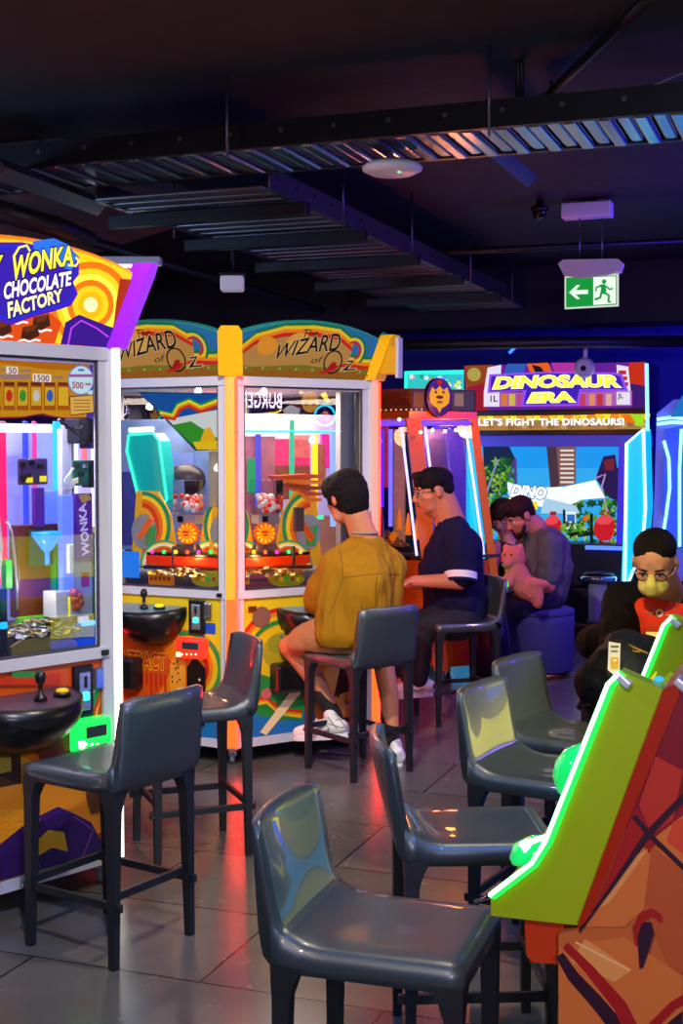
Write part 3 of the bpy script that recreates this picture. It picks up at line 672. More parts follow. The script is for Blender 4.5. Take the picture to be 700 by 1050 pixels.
inner(F, (19, 538, 63, 632), .22, .06, mat('brown_chocolate_box', '5c2410', .35, emit=.06, ecol='a04010'), 'brown_panel', mW)
inner(F, (31, 543, 56, 580), .2, .02, mat('dark_green_panel', '104030', .4), 'funnel_panel', mW)
f2 = Face(F.O - F.N*.17, F.S); c0 = f2.px(48, 545); c1 = f2.px(48, 566); c2 = f2.px(48, 578)
mb = MB(); mb.lathe([(.056, 0), (.058, -.012), (.018, -.07), (.009, -.075), (.008, -.125)], mat('blue_lit_funnel', '1880e0', .2, emit=1.0, ecol='1890ff'), c0, 24); mb.build('funnel', mW)
inner(F, (64, 508, 76, 610), .12, .03, mat('blue_acrylic', '6080e0', .1, emit=.45, ecol='7890ff'), 'coin_tube', mW)
inner(F, (71, 558, 76, 588), .1, .02, mat('white_plastic', 'e8eaf0', .4), 'coin_lift', mW)
pw = inner(F, (78, 506, 95, 574), .14, .03, mat('purple_wrap', '4a1878', .3, emit=.2, ecol='7030c0'), 'chocolate_bar_panel', mW)
f3 = Face(F.O - F.N*.138, F.S); a = Art(f3, .001, 'px')
a.text('WONKA', [(92, 570), (88, 515), (80, 518), (84, 570)], lit('d8c8ff', .8), bold=.03); a.poly([(80, 508), (90, 506), (94, 512), (84, 516)], lit('c8a060', .6)); a.build('bar_print', pw)
pw = inner(F, (37, 500, 46, 540), .2, .03, mat('purple_wrap', '4a1878', .3, emit=.2, ecol='7030c0'), 'chocolate_bar_panel', mW)
inner(F, (47, 503, 60, 537), .21, .03, mat('blue_acrylic', '6080e0', .1, emit=.45, ecol='7890ff'), 'coin_tube', mW)
inner(F, (78, 574, 95, 632), .16, .03, mat('pale_grey_column', 'b0b4b0', .4), 'ticket_column', mW)
inner(F, (84, 587, 92, 602), .155, .01, mat('red_print', 'c01828', .4), 'ticket_print', mW)
inner(F, (57, 606, 80, 633), .1, .08, mat('white_metal_box', 'c8c8cc', .35), 'hopper_box', mW)
mb = MB(); f2 = Face(F.O-F.N*.08, F.S)
for k in range(5): mb.ball(f2.px(76+k*1.5, 608+(k*7) % 18), (.018, .014, .02), mat('copper_coil', 'c05030', .35, metal=.5), nu=10, nv=8)
mb.build('coil_motor', mW)
inner(F, (71, 612, 73, 633), .07, .01, mat('yellow_strip', 'e8d820', .4, emit=.3, ecol='e8d820'), 'measure_strip', mW)
for (x0, y0, x1, y1, c_) in ((56, 552, 64, 604, '109030'), (95, 546, 101, 636, '0c5828'), (20, 632, 50, 642, '60c020'), (6, 574, 13, 604, '30b040'), (96, 540, 100, 560, 'e0c040')):
    inner(F, (x0, y0, x1, y1), .19, .03, mat('green_panel_' + c_, c_, .35, emit=.15, ecol=c_), 'side_scenery', mW)
mb = MB(); f2 = Face(F.O-F.N*.1, F.S); mb.tube([f2.px(*p) for p in ((7, 535), (12, 545), (15, 570), (17, 600), (18, 625))], .005, mat('cream_cable', 'd8d0b8', .4), n=8); mb.build('cable', mW)
inner_poly(F, [(-60, 540), (0, 530), (3, 560), (0, 600), (-60, 620)], .15, .03, mat('white_swirl_board', 'c8c0c8', .4, var=.5, vscale=25), 'scenery_board', mW)
# coin pile and tray
def coin_pile(face, cx, cy, wx, hz, dpt, n, parent, cols, seed=1, name='coin_pile', rr=.014):
    rnd = random.Random(seed); s0, t0 = Face(face.O-face.N*dpt, face.S).st(cx, cy); mb = MB(); Ms = [mat('coin_'+c_, c_, .3, metal=.8) for c_ in cols]
    for i in range(n):
        u_ = rnd.uniform(-1, 1); v_ = rnd.uniform(-1, 1); r_ = math.hypot(u_, v_)
        if r_ > 1: continue
        z_ = t0 + hz*(1-r_) * rnd.uniform(.75, 1); p = face.p(s0+u_*wx, z_, -dpt + v_*wx*.6)
        ax = Vector((rnd.uniform(-.7, .7), rnd.uniform(-.7, .7), 1)).normalized()
        mb.lathe([(rr, -.001), (rr, .001)], Ms[i % len(Ms)], p, 10, axis=ax)
    o = mb.build(name, parent, recalc=False); o['kind'] = 'stuff'; return o
coin_pile(F, 38, 647, .2, .05, .16, 420, mW, ('b8b4a0', 'd8b860', '98a098', 'c8c8c8'))
inner_poly(F, [(12, 664), (24, 656), (50, 653), (78, 657), (80, 668), (12, 672)], .05, .02, mat('dusty_gold_tray', '7a6c38', .4, metal=.3), 'tray_front', mW)
inner(F, (48, 634, 80, 650), .22, .03, mat('rock_dark', '28382c', .5, var=.5, vscale=30), 'rock_scenery', mW)
inner(F, (82, 638, 110, 664), .06, .04, mat('blue_lit_box', '0a2050', .3, emit=.25, ecol='1060ff'), 'prize_box', mW)
inner(F, (84, 637, 108, 641), .055, .02, led('30a0ff', 2.0), 'prize_light', mW)
inner(F, (0, 604, 8, 670), .05, .04, mat('mirror_post', '404858', .15, metal=.7), 'post', mW); inner(F, (1, 638, 8, 645), .045, .02, led('1090ff', 2.5), 'prize_light', mW)
light('AREA', 'chocolate_machine_light', hW.c + Z*(ZT0-.01), 40, 'ffe8f4', .9, rot=(0, 0, 0))
light('AREA', 'chocolate_front_fill', F.p(Lh/2, ZT0-.012, -.09), 10, 'f4ecff', .6, size_y=.05, rot=(0, 0, atan2(F.S.y, F.S.x)))  # added area light, brightens the front of the interior
light('POINT', 'coin_pile_fill', F.p(Lh*.66, 1.16, -.1), 1.2, 'fff0d0', .012)  # point light added for the dark coin pile, no bulb modelled
# ---------------------------------------------------------------- middle machine (rainbow theme)
K0 = floor_pt(238, 768, ZB0); K0.z = 0
Lz = .88
hz = Hex(K0 + Vector((cos(radians(93.1)), sin(radians(93.1)), 0))*Lz, Lz, radians(-86.9 - 0))   # corner 0 = K0
OZY = mat('oz_yellow_panel', 'c8b414', .35)
mZ = hex_machine('coin_pusher_machine', 'white and yellow coin pusher with rainbow signs and glowing orange corner strip in the middle', hz,
    [led('ff9a10', 1.6), led('ff9888', 1.3)], WHITEF, mat('yellow_fin', 'e8b010', .35, emit=.25, ecol='ffb000'), (.2, .31), mat('sign_board_teal', '2a8a80', .4, emit=.2, ecol='208088'), None, [OZY])
FR, FL = hz.faces[0], hz.faces[5]
def oz_sign(k, X0, X1, bot, mirror_name):
    """rainbow sign; X0/X1 pixel ends of its foot"""
    Fc = hz.flare(k); E = .62
    sky, teal, gold, red_, oran, gre, brn, oli = [lit(c, e) for c, e in (('2878b8', E), ('108878', E), ('f0c010', .8), ('c82818', .75), ('f08018', .8), ('108050', E), ('201008', .4), ('8a8018', .6))]
    mb = sign_base(Fc, Lz, .2, .31, sky); a = Art(Fc, .002, 'm', mb=mb); a.clip = (0, .004, Lz, .5); a.flare = .1975
    L = Lz
    O_ = sign_outline(L, .2, .31)
    def band(off, m):   # rainbow cloud band across the sign
        P = [(-.12, .10), (.02, .13), (.10, .20), (.26, .25), (.44, .262), (.60, .25), (.70, .19), (.69, .13), (.62, .105), (.8, .09), (1.02, .10)]
        Q = []
        for i in range(len(P)-1):
            for k_ in range(4): t = k_/4; Q.append((P[i][0]*(1-t)+P[i+1][0]*t, P[i][1]*(1-t)+P[i+1][1]*t + off))
        a.poly(Q + [(1.02, 0), (-.12, 0)], m)
    band(.045, gre); band(.028, gold); band(.010, oran); band(-.008, red_); band(-.030, lit('c89048', .65)); a.arc(.70, .16, .05, -60, 120, .014, red_); a.arc(.70, .16, .068, -50, 115, .014, gold); a.arc(.70, .16, .085, -45, 110, .014, gre)
    a.poly([(-.1, .0), (L+.1, 0), (L+.1, .07), (.7, .055), (.4, .075), (.1, .055), (-.1, .07)], oli)
    a.poly([(-.1, 0), (L+.1, 0), (L+.1, .03), (.5, .045), (-.1, .03)], lit('a86818', .6))
    for i in range(9):
        x = .03 + i*.1; a.star(x, .03+.012*(i % 2), .006, .014, 5, red_); a.disc(x+.04, .05, .006, lit('e8b0a0', .6))
    a.disc(.17, .17, .06, lit('f09828', .7), .05); a.disc(.36, .19, .08, lit('e8a848', .7), .06)
    ink = brn; ou = lit('e0b880', .7)
    a.text('The', [(.37, .225), (.46, .232), (.46, .275), (.37, .268)], ink, shear=.15)
    a.text('WIZARD', [(.22, .098), (.62, .165), (.60, .262), (.235, .178)], ink, bold=.012, shear=.2, arch=.01, out=ou, ob=.03)
    a.text('of', [(.45, .088), (.52, .096), (.52, .13), (.45, .122)], ink, shear=.2)
    a.arc(.585, .1, .055, 0, 360, .009, ink, .062, n=26); a.text('Z', [(.65, .055), (.76, .062), (.72, .115), (.66, .11)], ink, bold=.01, shear=.2, out=ou)
    a.poly([(.50, .035), (.60, .085), (.63, .08), (.60, .05), (.54, .035)], lit('c01818', .8)); a.poly([(.54, .045), (.58, .1), (.61, .1), (.60, .07)], lit('a01010', .8))
    return a.build('sign_print', mZ)
oz_sign(0, 247, 382, 389, 'right'); oz_sign(5, 120, 228, 388, 'left'); oz_sign(1, 0, 0, 0, 'x'); oz_sign(4, 0, 0, 0, 'y')
# side box of the far right fin
fbx = MB(); K1 = hz.K[1]; o1 = (K1-hz.c).normalized(); R1 = Matrix((o1, o1.cross(Z)*-1, Z)).transposed()
fbx.box(K1 + Z*(ZT1+.11) + o1*.11, (.1, .05, .16), mat('yellow_plate', 'd8a818', .4), R1, bevel=.01); fbx.box(K1 + Z*(ZT1+.12) + o1*.16, (.02, .06, .22), WHITEF, R1, bevel=.004); fbx.build('side_bracket', mZ)
# lower panels: rainbow, fields, stars
def oz_panel(Fc, right):
    a = Art(Fc, .001, 'm'); a.clip = (.07, ZB1, Lz-.07, ZS0)
    Yc, Og, Rd, Gn, Bl, Ol, Cr, Br = [paint(c) for c in ('e0c018', 'e87810', 'c82010', '2a8838', '1c70b0', '8a9818', 'f0d8a0', '5a3008')]
    a.rect(.07, ZB1, Lz-.07, ZS0, Yc)
    rnd = random.Random(5 if right else 9)
    if right:
        a.poly([(.07, .135), (.81, .135), (.81, .36), (.6, .45), (.3, .42), (.07, .5)], Gn); a.poly([(.07, .135), (.81, .135), (.81, .2), (.5, .25), (.3, .2), (.07, .28)], Bl)
        for w_, m in ((.0, Rd), (.022, Og), (.044, Yc), (.066, Gn)):
            a.arc(.30, .60, .25-w_, 20, 215, .022, m, .2-w_); a.arc(.42, .34, .2-w_*.8, -60, 100, .018, m, .16-w_*.8)
            a.stroke([(.07, .33-w_*.6), (.2, .34-w_*.6), (.28, .27-w_*.6), (.42, .24-w_*.6)], .014, m)
        a.disc(.3, .58, .12, paint('b0a020'), .1); a.disc(.26, .62, .05, paint('8a9820')); a.disc(.35, .55, .05, paint('78901c'))
        a.poly([(.16, .16), (.2, .14), (.4, .33), (.36, .37)], Cr); a.disc(.38, .35, .03, Cr)
        a.disc(.2, .36, .03, paint('c86060')); a.poly([(.5, .135), (.5, .5), (.6, .56), (.74, .5), (.8, .35), (.74, .135)], Og); a.poly([(.55, .2), (.56, .45), (.62, .5), (.7, .45), (.7, .2)], paint('f0b050'))
        for x in (.53, .58, .65, .7): a.star(x, .5-rnd.random()*.25, .006, .016, 5, Br)
        a.poly([(.62, .3), (.7, .6), (.78, .58), (.78, .34)], paint('381808'))
        a.disc(.17, .77, .055, paint('805848')); a.rect(.09, .8, .14, .83, Br); a.poly([(.07, .6), (.12, .6), (.14, .5), (.07, .46)], Ol)
        for i in range(16): a.star(rnd.uniform(.1, .78), rnd.uniform(.2, .7), .005, .013, 4, [Rd, Og, Yc, Bl][i % 4])
    else:
        a.poly([(.07, .135), (.6, .135), (.72, .4), (.6, .7), (.3, .76), (.07, .7)], Og); a.poly([(.07, .3), (.4, .3), (.52, .5), (.4, .66), (.07, .66)], paint('d05010'))
        for w_, m in ((.0, paint('289048')), (.03, Yc), (.055, Og), (.08, Rd)):
            a.arc(.62, .5, .19-w_, -100, 110, .028, m, .18-w_)
        a.poly([(.4, .135), (.81, .135), (.81, .24), (.55, .25)], Bl)
        a.text('XTRACT', [(.18, .46), (.47, .47), (.47, .56), (.18, .56)], Rd, bold=.02, out=Yc, ob=.04)
        for i in range(10): a.stroke([(.2+i*.03, .33+.03*(i % 3)), (.2+i*.03, .45)], .013, Rd)
        a.poly([(.50, .30), (.54, .28), (.59, .34), (.6, .55), (.55, .58), (.5, .5)], paint('e89828'))
        for i in range(12): a.disc(rnd.uniform(.515, .585), rnd.uniform(.34, .54), .006, Br, n=8)
        a.poly([(.61, .2), (.72, .2), (.73, .5), (.66, .56), (.61, .5)], paint('180c08')); a.poly([(.4, .2), (.55, .2), (.58, .3), (.48, .33)], paint('7a2008'))
        for x, y in ((.65, .4), (.69, .44), (.66, .32), (.70, .28)): a.star(x, y, .004, .012, 4, Cr)
        a.disc(.14, .68, .03, Rd); a.disc(.09, .62, .02, Rd)
    return a.build('panel_print', mZ)
oz_panel(FR, True); oz_panel(FL, False)
deckb = mat('shelf_print_blue', '5a90b0', .3, var=.5, vscale=18)
s0, z0 = FL.st(158, 620); console(FL, s0, z0, mZ, .42, .22, deckb, mat('yellow_button_lit', 'f0e010', .3, emit=.9, ecol='f0e818'), h=.17)
s0, z0 = FR.st(318, 621); console(FR, s0, z0, mZ, .42, .22, deckb, mat('yellow_button_lit', 'f0e010', .3, emit=.9, ecol='f0e818'), h=.17)
coin_slot(FL, (195, 615, 211, 650), mZ, '30ffc0'); fbox(FL, (211, 618, 218, 635), 0, .02, CHROME, .006).build('lock_plate', mZ)
mb = fbox(FL, (211, 639, 221, 650), 0, .003, paint('2050c0'), 0); mb.build('notice_sticker', mZ)
reader(FL, (186, 653, 215, 674), mZ, 'ff2810')
fbox(FR, (275, 678, 302, 708), 0, .1, BLACKP, .02).build('prize_hatch', mZ); fbox(FL, (120, 672, 148, 704), 0, .1, BLACKP, .02).build('prize_hatch', mZ)
# vertical red lamp at the far corner
# interior ------------------------------------------------------
warm = lambda c, e=.9: mat('toy_' + c, c, .35, emit=e*.45, ecol=c)  # toy colours also glow, to fill the interior with brightness
tower(hz, mZ, .3, ZS1, 1.72, [mat('tower_print_a', '9a6070', .3, emit=.18, ecol='c05080', var=.6, vscale=14), mat('tower_print_b', '7088c0', .3, emit=.2, ecol='6080e0', var=.6, vscale=11)])
def fringe(Fc, pts, dpt, m, name, th=.012, par=None): return inner_poly(Fc, pts, dpt, th, m, name, par or mZ)
def rainbow(Fc, cx, cy, r, a0, a1, dpt, name, ry=None):
    f2 = Face(Fc.O - Fc.N*dpt, Fc.S); a = Art(f2, 0); n = 16; ry = ry or r
    mb = MB(); o_ = [(cx+r*cos(radians(a0+(a1-a0)*k/n)), cy+ry*sin(radians(a0+(a1-a0)*k/n))) for k in range(n+1)]; i_ = [(cx+r*.62*cos(radians(a0+(a1-a0)*k/n)), cy+ry*.62*sin(radians(a0+(a1-a0)*k/n))) for k in range(n+1)]
    mb.prism([f2.px(*q) for q in o_ + i_[::-1]], f2.N*-.012, warm('e07010'))
    a = Art(f2, .001, mb=mb)
    for k, c_ in enumerate(('109878', 'f8d820', 'f8f0d0', 'f08010', 'e03010')): a.arc(cx, cy, r*(.97-.075*k), a0, a1, r*.075, warm(c_, 1.3), ry*(.97-.075*k))
    return mb.build(name, mZ, recalc=False)
def burst(Fc, cx, cy, r, dpt, parent):
    f2 = Face(Fc.O - Fc.N*dpt, Fc.S); mb = MB(); n = 16
    mb.prism([f2.px(cx+(r if k % 2 else r*.87)*cos(pi*k/n), cy+(r if k % 2 else r*.87)*sin(pi*k/n)) for k in range(2*n)], f2.N*-.02, warm('f06010'))
    a = Art(f2, .001, mb=mb)
    for k in range(12): t = pi*k/6; a.poly([(cx+r*.25*cos(t-.3), cy+r*.25*sin(t-.3)), (cx+r*.85*cos(t-.14), cy+r*.85*sin(t-.14)), (cx+r*.85*cos(t+.14), cy+r*.85*sin(t+.14)), (cx+r*.25*cos(t+.3), cy+r*.25*sin(t+.3))], warm('ffc020', 1.7))
    a.disc(cx, cy, r*.55, warm('ff8a10', 1.6)); a.rect(cx-r*.35, cy-r*.22, cx+r*.2, cy-r*.05, warm('b01808', .8)); a.rect(cx-r*.25, cy+r*.08, cx+r*.15, cy+r*.22, warm('b01808', .8))
    return mb.build('starburst_sign', parent, recalc=False)
def station(Fc, cx, lean=0):
    """one play station: scenery, hopper, rainbow arches, pusher steps"""
    X = lambda x: cx + x
    # back scenery boards with rainbow clouds
    f2 = Face(Fc.O - Fc.N*.30, Fc.S)
    for sg in (-1, 1):
        pts = [(X(sg*12), 560), (X(sg*17), 528), (X(sg*30), 504), (X(sg*52), 503), (X(sg*58), 580), (X(sg*20), 582)]
        mb = MB(); mb.prism([f2.px(*p) for p in pts], f2.N*-.012, warm('f0a818', 1.0)); a = Art(f2, .001, mb=mb)
        for k, c_ in enumerate(('108858', 'f8d020', 'f07010', 'd83818')):
            a.arc(X(sg*46), 540, 27-4*k, 90 if sg < 0 else 90, 270 if sg > 0 else -90, 4.4, warm(c_, 1.1), 34-4*k)
        a.disc(X(sg*44), 545, 13, warm('a8a8a0', .5), 18)
        for k in range(5): a.stroke([(X(sg*42)+k*2, 560), (X(sg*42)+k*2.5, 542-k)], 1.6, warm('20a030', 1))
        mb.build('scenery_board', mZ, recalc=False)
    rainbow(Fc, X(-24), 580, 24, 180, 300, .2, 'rainbow_arch', 26); rainbow(Fc, X(24), 580, 24, 240, 360, .2, 'rainbow_arch', 26)
    # ball hopper
    f3 = Face(Fc.O - Fc.N*.27, Fc.S); Cn = f3.px(X(2), 515); rnd = random.Random(int(cx))
    mb = MB(); s_, t_ = f3.st(X(2), 515)
    for k in range(46):
        mb.ball(f3.p(s_+rnd.uniform(-.055, .055), t_+rnd.uniform(-.05, .04), rnd.uniform(-.05, .03)), .014, warm(('f03818', 'f89080', 'e8e0d8')[k % 3], .9), nu=8, nv=6)
    b_ = mb.build('prize_balls', mZ, recalc=False); b_['kind'] = 'stuff'
    fbox(f3, (X(-10), 492, X(14), 527), -.07, .045, GLASS, .002).build('clear_hopper', mZ)
    fbox(f3, (X(-9), 527, X(12), 537), -.06, .03, mat('white_bracket', 'c8c0b8', .4), .004).build('hopper_base', mZ)
    fbox(f3, (X(-6), 529, X(-1), 535), .03, .04, BLACKP, .001).build('hopper_slot', mZ)
    burst(Fc, X(0), 547, 11.5, .18, mZ)
    fbox(f3, (X(-14), 557, X(14), 574), -.02, .05, mat('grey_chute', '6a6060', .35), .006).build('coin_chute', mZ)
    # pusher shelf & lower steps
    f4 = Face(Fc.O - Fc.N*.16, Fc.S)
    fbox(f4, (X(-42), 568, X(46), 571), -.3, .0, BLACKP, .003).build('pusher_edge', mZ)
    fbox(f4, (X(-42), 571, X(46), 580), -.3, .005, warm('e83008', 1.3), .003).build('pusher_shelf', mZ)
    fbox(f4, (X(-42), 581, X(46), 585), -.2, .03, CHROME, .003).build('coin_ledge', mZ)
    f5 = Face(Fc.O - Fc.N*.07, Fc.S)
    pl = fbox(f5, (X(-40), 588, X(-16), 600), -.03, .0, warm('d87818', .9), .003).build('ticket_plate', mZ)
    for k in range(5): fbox(f5, (X(-38+k*4.4), 591, X(-35.5+k*4.4), 595), 0, .003, warm('a03808', .5), .0).build('stamp', pl)
    el = MB(); n = 24; el.prism([f5.px(X(22)+18*cos(2*pi*k/n), 594+8*sin(2*pi*k/n)) for k in range(n)], f5.N*-.012, warm('b89018', .8)); a = Art(f5, .001, mb=el); a.disc(X(22), 594, 15.5, warm('98a020', .7), 6.2)
    for k, c_ in enumerate(('d85018', 'e8a818', '30a040', 'c03018', 'e8c020')): a.disc(X(22)-11+k*5.5, 594, 2.1, warm(c_, 1), 2.2, n=10)
    el.build('oval_badge', mZ, recalc=False)
    coin_pile(Fc, X(0), 588, .24, .035, .14, 300, mZ, ('d8b040', 'e0c080', 'b87830', 'c8c0b0'), seed=int(cx))
    mb = MB()
    for k in range(7): p_ = f4.px(X(-36+k*12), 566); mb.ball(p_, .012, warm(('ff30c0', '40ff80', 'ffd030', 'ff5020')[k % 4], 2.2), nu=10, nv=8)
    mb.build('coloured_lamps', mZ, recalc=False)
station(FL, 192); station(FR, 272)
# hanging triangular poster in the left bay
f2 = Face(FL.O - FL.N*.10, FL.S); pts = [(142, 402), (225, 403), (225, 462), (200, 462)]
mb = MB(); mb.prism([f2.px(*p) for p in pts], f2.N*-.006, warm('103860', .4)); a = Art(f2, .0005, mb=mb)
a.poly([(145, 403), (224, 404), (224, 460), (201, 460)], lit('1058a8', .8)); a.poly([(172, 430), (224, 420), (224, 460), (201, 460)], lit('f0f0e0', .8)); a.poly([(176, 436), (196, 432), (224, 450), (224, 460), (201, 460)], lit('38a028', .8))
for k, c_ in enumerate(('108850', 'f8e010', 'f09010', 'd82810')):
    a.stroke([(162+k*2, 421+k*2.2), (176+k, 424+k*2), (182+k, 414+k*2), (194, 409+k*2.4), (206, 415+k*2.4), (224, 408+k*2.6)], 3, lit(c_, 1.0))
a.poly([(198, 453), (224, 452), (224, 461), (202, 461)], lit('f0c010', 1.0)); a.poly([(210, 440), (216, 438), (222, 452), (205, 454)], lit('f0b010', 1.0))
mb.build('hanging_poster', mZ, recalc=False)
# spot lamps under the roof
for (Fc, x, y) in ((FL, 168, 409), (FL, 203, 402), (FL, 153, 418), (FR, 270, 403), (FR, 320, 452), (FL, 223, 481)):
    c_ = Face(Fc.O-Fc.N*.12, Fc.S).px(x, y); mb = MB(); mb.lathe([(0, -.012), (.016, -.008), (.02, .0), (.016, .016), (.006, .03)], led('fff6d0', 7), c_, 14, axis=(-Fc.N.x*.0+.2, .3, 1)); mb.build('spot_bulb', mZ)
# posts at the inner corners and coloured tubes of the back
inner(FR, (349, 402, 362, 603), .1, .05, mat('white_post', 'd0d0e0', .3), 'post', mZ); inner(FR, (364, 402, 370, 600), .06, .03, steel, 'post', mZ)
inner(FL, (214, 462, 226, 520), .2, .05, mat('cream_post', 'd8c8a0', .4), 'post', mZ)
for (Fc, q, c_, e, dp) in ((FR, (249, 441, 346, 444), '40d0ff', 1.8, .5), (FR, (321, 445, 326, 545), 'ffd010', 2.0, .4), (FR, (298, 430, 302, 515), '20e0a0', 1.0, .45), (FR, (340, 440, 345, 540), 'a0c0ff', 1.2, .45),
        (FR, (263, 445, 268, 520), '7060ff', .8, .5), (FR, (300, 529, 332, 533), '30ffb0', 1.4, .3), (FL, (130, 480, 133, 560), '6080ff', .8, .6), (FR, (255, 470, 262, 505), '18c070', .8, .5)):
    inner(Fc, q, dp, .02, led(c_, e), 'light_tube', mZ)
for (q, c_, e) in (((276, 450, 318, 478), 'd03060', .5), ((300, 446, 318, 470), 'ff8070', .5), ((250, 448, 272, 500), 'a070e0', .35), ((276, 478, 318, 512), '80402a', .35), ((330, 445, 338, 480), 'ff3080', .5), ((322, 455, 334, 500), 'a86030', .4)):
    inner(FR, q, .55, .02, mat('prize_shelf_'+c_, c_, .35, emit=e, ecol=c_, var=.7, vscale=30), 'prize_shelf', mZ)
for (Fc, q, c_, e, dp_) in ((FR, (246, 425, 350, 530), 'd0b8d8', .6, .62), (FR, (246, 530, 350, 572), 'b87858', .4, .62), (FL, (100, 430, 228, 565), '7888b8', .45, .62)):
    inner(Fc, q, dp_, .01, mat('back_glow_'+c_, c_, .4, emit=e, ecol=c_, var=.75, vscale=10), 'added_glow_board', mZ)  # glowing boards added for the bright haze behind the stations
# stepped orange roof scenery
f2 = Face(FR.O - FR.N*.28, FR.S)
for k in range(5):
    mb = MB(); mb.prism([f2.px(*p) for p in ((282+k*5, 488+k*3), (318, 486+k*6), (330, 487+k*6), (330, 490+k*6), (316, 491+k*6), (287+k*5, 493+k*3))], f2.N*-(.1-.01*k), warm(('c84818', 'e87820', '983818')[k % 3], .8)); mb.build('stepped_scenery', mZ)
for (Fc, pts, c_) in ((FR, [(305, 530), (308, 528), (322, 550), (319, 556), (312, 545)], 'e85010'), (FL, [(139, 552), (152, 530), (157, 533), (145, 552)], 'e86020')):
    fringe(Fc, pts, .16, warm(c_, 1.2), 'slide')
for (Fc, q) in ((FR, (302, 520, 312, 545)), (FR, (300, 560, 303, 590)), (FL, (176, 560, 178, 598))): inner(Fc, q, .15, .02, steel, 'support_post', mZ)
for (Fc, x) in ((FL, 192), (FR, 272)):
    light('POINT', 'station_glow_fill', Face(Fc.O-Fc.N*.1, Fc.S).px(x, 572), 1.6, 'ffb060', .012)  # point lights added to put a warm glow on each station
light('AREA', 'rainbow_machine_light', hz.c + Z*(ZT0-.01), 46, 'ffe0b8', 1.0)
# neon burger sign print on the far glass panes (advert panel under the roof)
# glowing green prism added in the left bay, stands in for a reflection
f2 = Face(FL.O - FL.N*.34, FL.S)
pr_ = [(133, 446), (158, 444), (164, 452), (172, 512), (158, 530), (146, 522), (131, 462)]
mb = MB(); mb.prism([f2.px(*p) for p in pr_], f2.N*-.1, mat('teal_reflection_glow', '109090', .15, emit=.55, ecol='18b0b0'))
mb.tube([f2.px(*p, .01) for p in pr_], .008, led('30ffb0', 2.2), n=8, closed=True); mb.cyl(f2.px(134, 441, .01), f2.px(158, 440, .01), .014, led('c0fff0', 3)); mb.build('green_reflection_prism', mZ)
f2 = Face(FL.O - FL.N*.55, FL.S)
for k in range(6): fbox(f2, (150+k*13, 464, 160+k*13, 480), 0, .004, mat('blue_sheet', '8090d8', .4, emit=.3, ecol='7080e0'), 0).build('price_sheet', mZ)
fbox(f2, (120, 484, 172, 560), 0, .005, mat('purple_sheet', '5050a0', .4, emit=.25, ecol='5050b0', var=.5, vscale=20), 0).build('price_sheet', mZ)
fbox(Face(FL.O-FL.N*.12, FL.S), (120, 565, 143, 592), 0, .01, mat('blue_playfield', '2880e0', .2, emit=.6, ecol='3090ff'), 0).build('blue_ramp', mZ)
mb = MB(); mb.ball(f2.px(196, 492, .05), (.12, .06, .09), mat('dark_dome', '302838', .3)); mb.build('dome_cover', mZ)
# ================================================================ orange pusher behind the middle machine
class Wedge: pass
K3 = floor_pt(452, 702); OR3 = mat('orange_lacquer', 'c05808', .3, emit=.0); dirR = Vector((cos(radians(24)), sin(radians(24)), 0)); dirL = Vector((-cos(radians(40)), sin(radians(40)), 0))
mO = thing('coin_pusher_machine', 'orange coin pusher with a carved brown band and round emblem behind the seated man', 'arcade machine', K3)
W3 = .5
def lean_face(K, d_, z, off): return K
topc = K3 + Vector((-.12, .1, 0))    # columns lean: narrower top
def col3(bx, tx, z0, z1, r=.055, name='corner_column', m=OR3):
    a0 = Vector((bx.x, bx.y, z0)); a1 = Vector((tx.x, tx.y, z1)); mb = MB()
    q = [Vector((cos(t), sin(t), 0))*r*1.3 for t in (pi/4, 3*pi/4, 5*pi/4, 7*pi/4)]
    vs = [a0+p for p in q] + [a1+p for p in q]; mb.add(vs, [(3, 2, 1, 0), (4, 5, 6, 7)] + [(i, (i+1) % 4, 4+(i+1) % 4, 4+i) for i in range(4)], m); return mb.build(name, mO)
B_ = [K3, K3 + dirR*W3*1.05, K3 + dirR*W3*1.05 + dirL*W3, K3 + dirL*W3]
cen = sum(B_, Vector())/4; T_ = [cen + (b-cen)*.92 + Vector((-.2, 0.05, 0)) for b in B_]
for k in range(4): col3(B_[k], T_[k], .1, 1.86, .055 if k == 0 else .03)
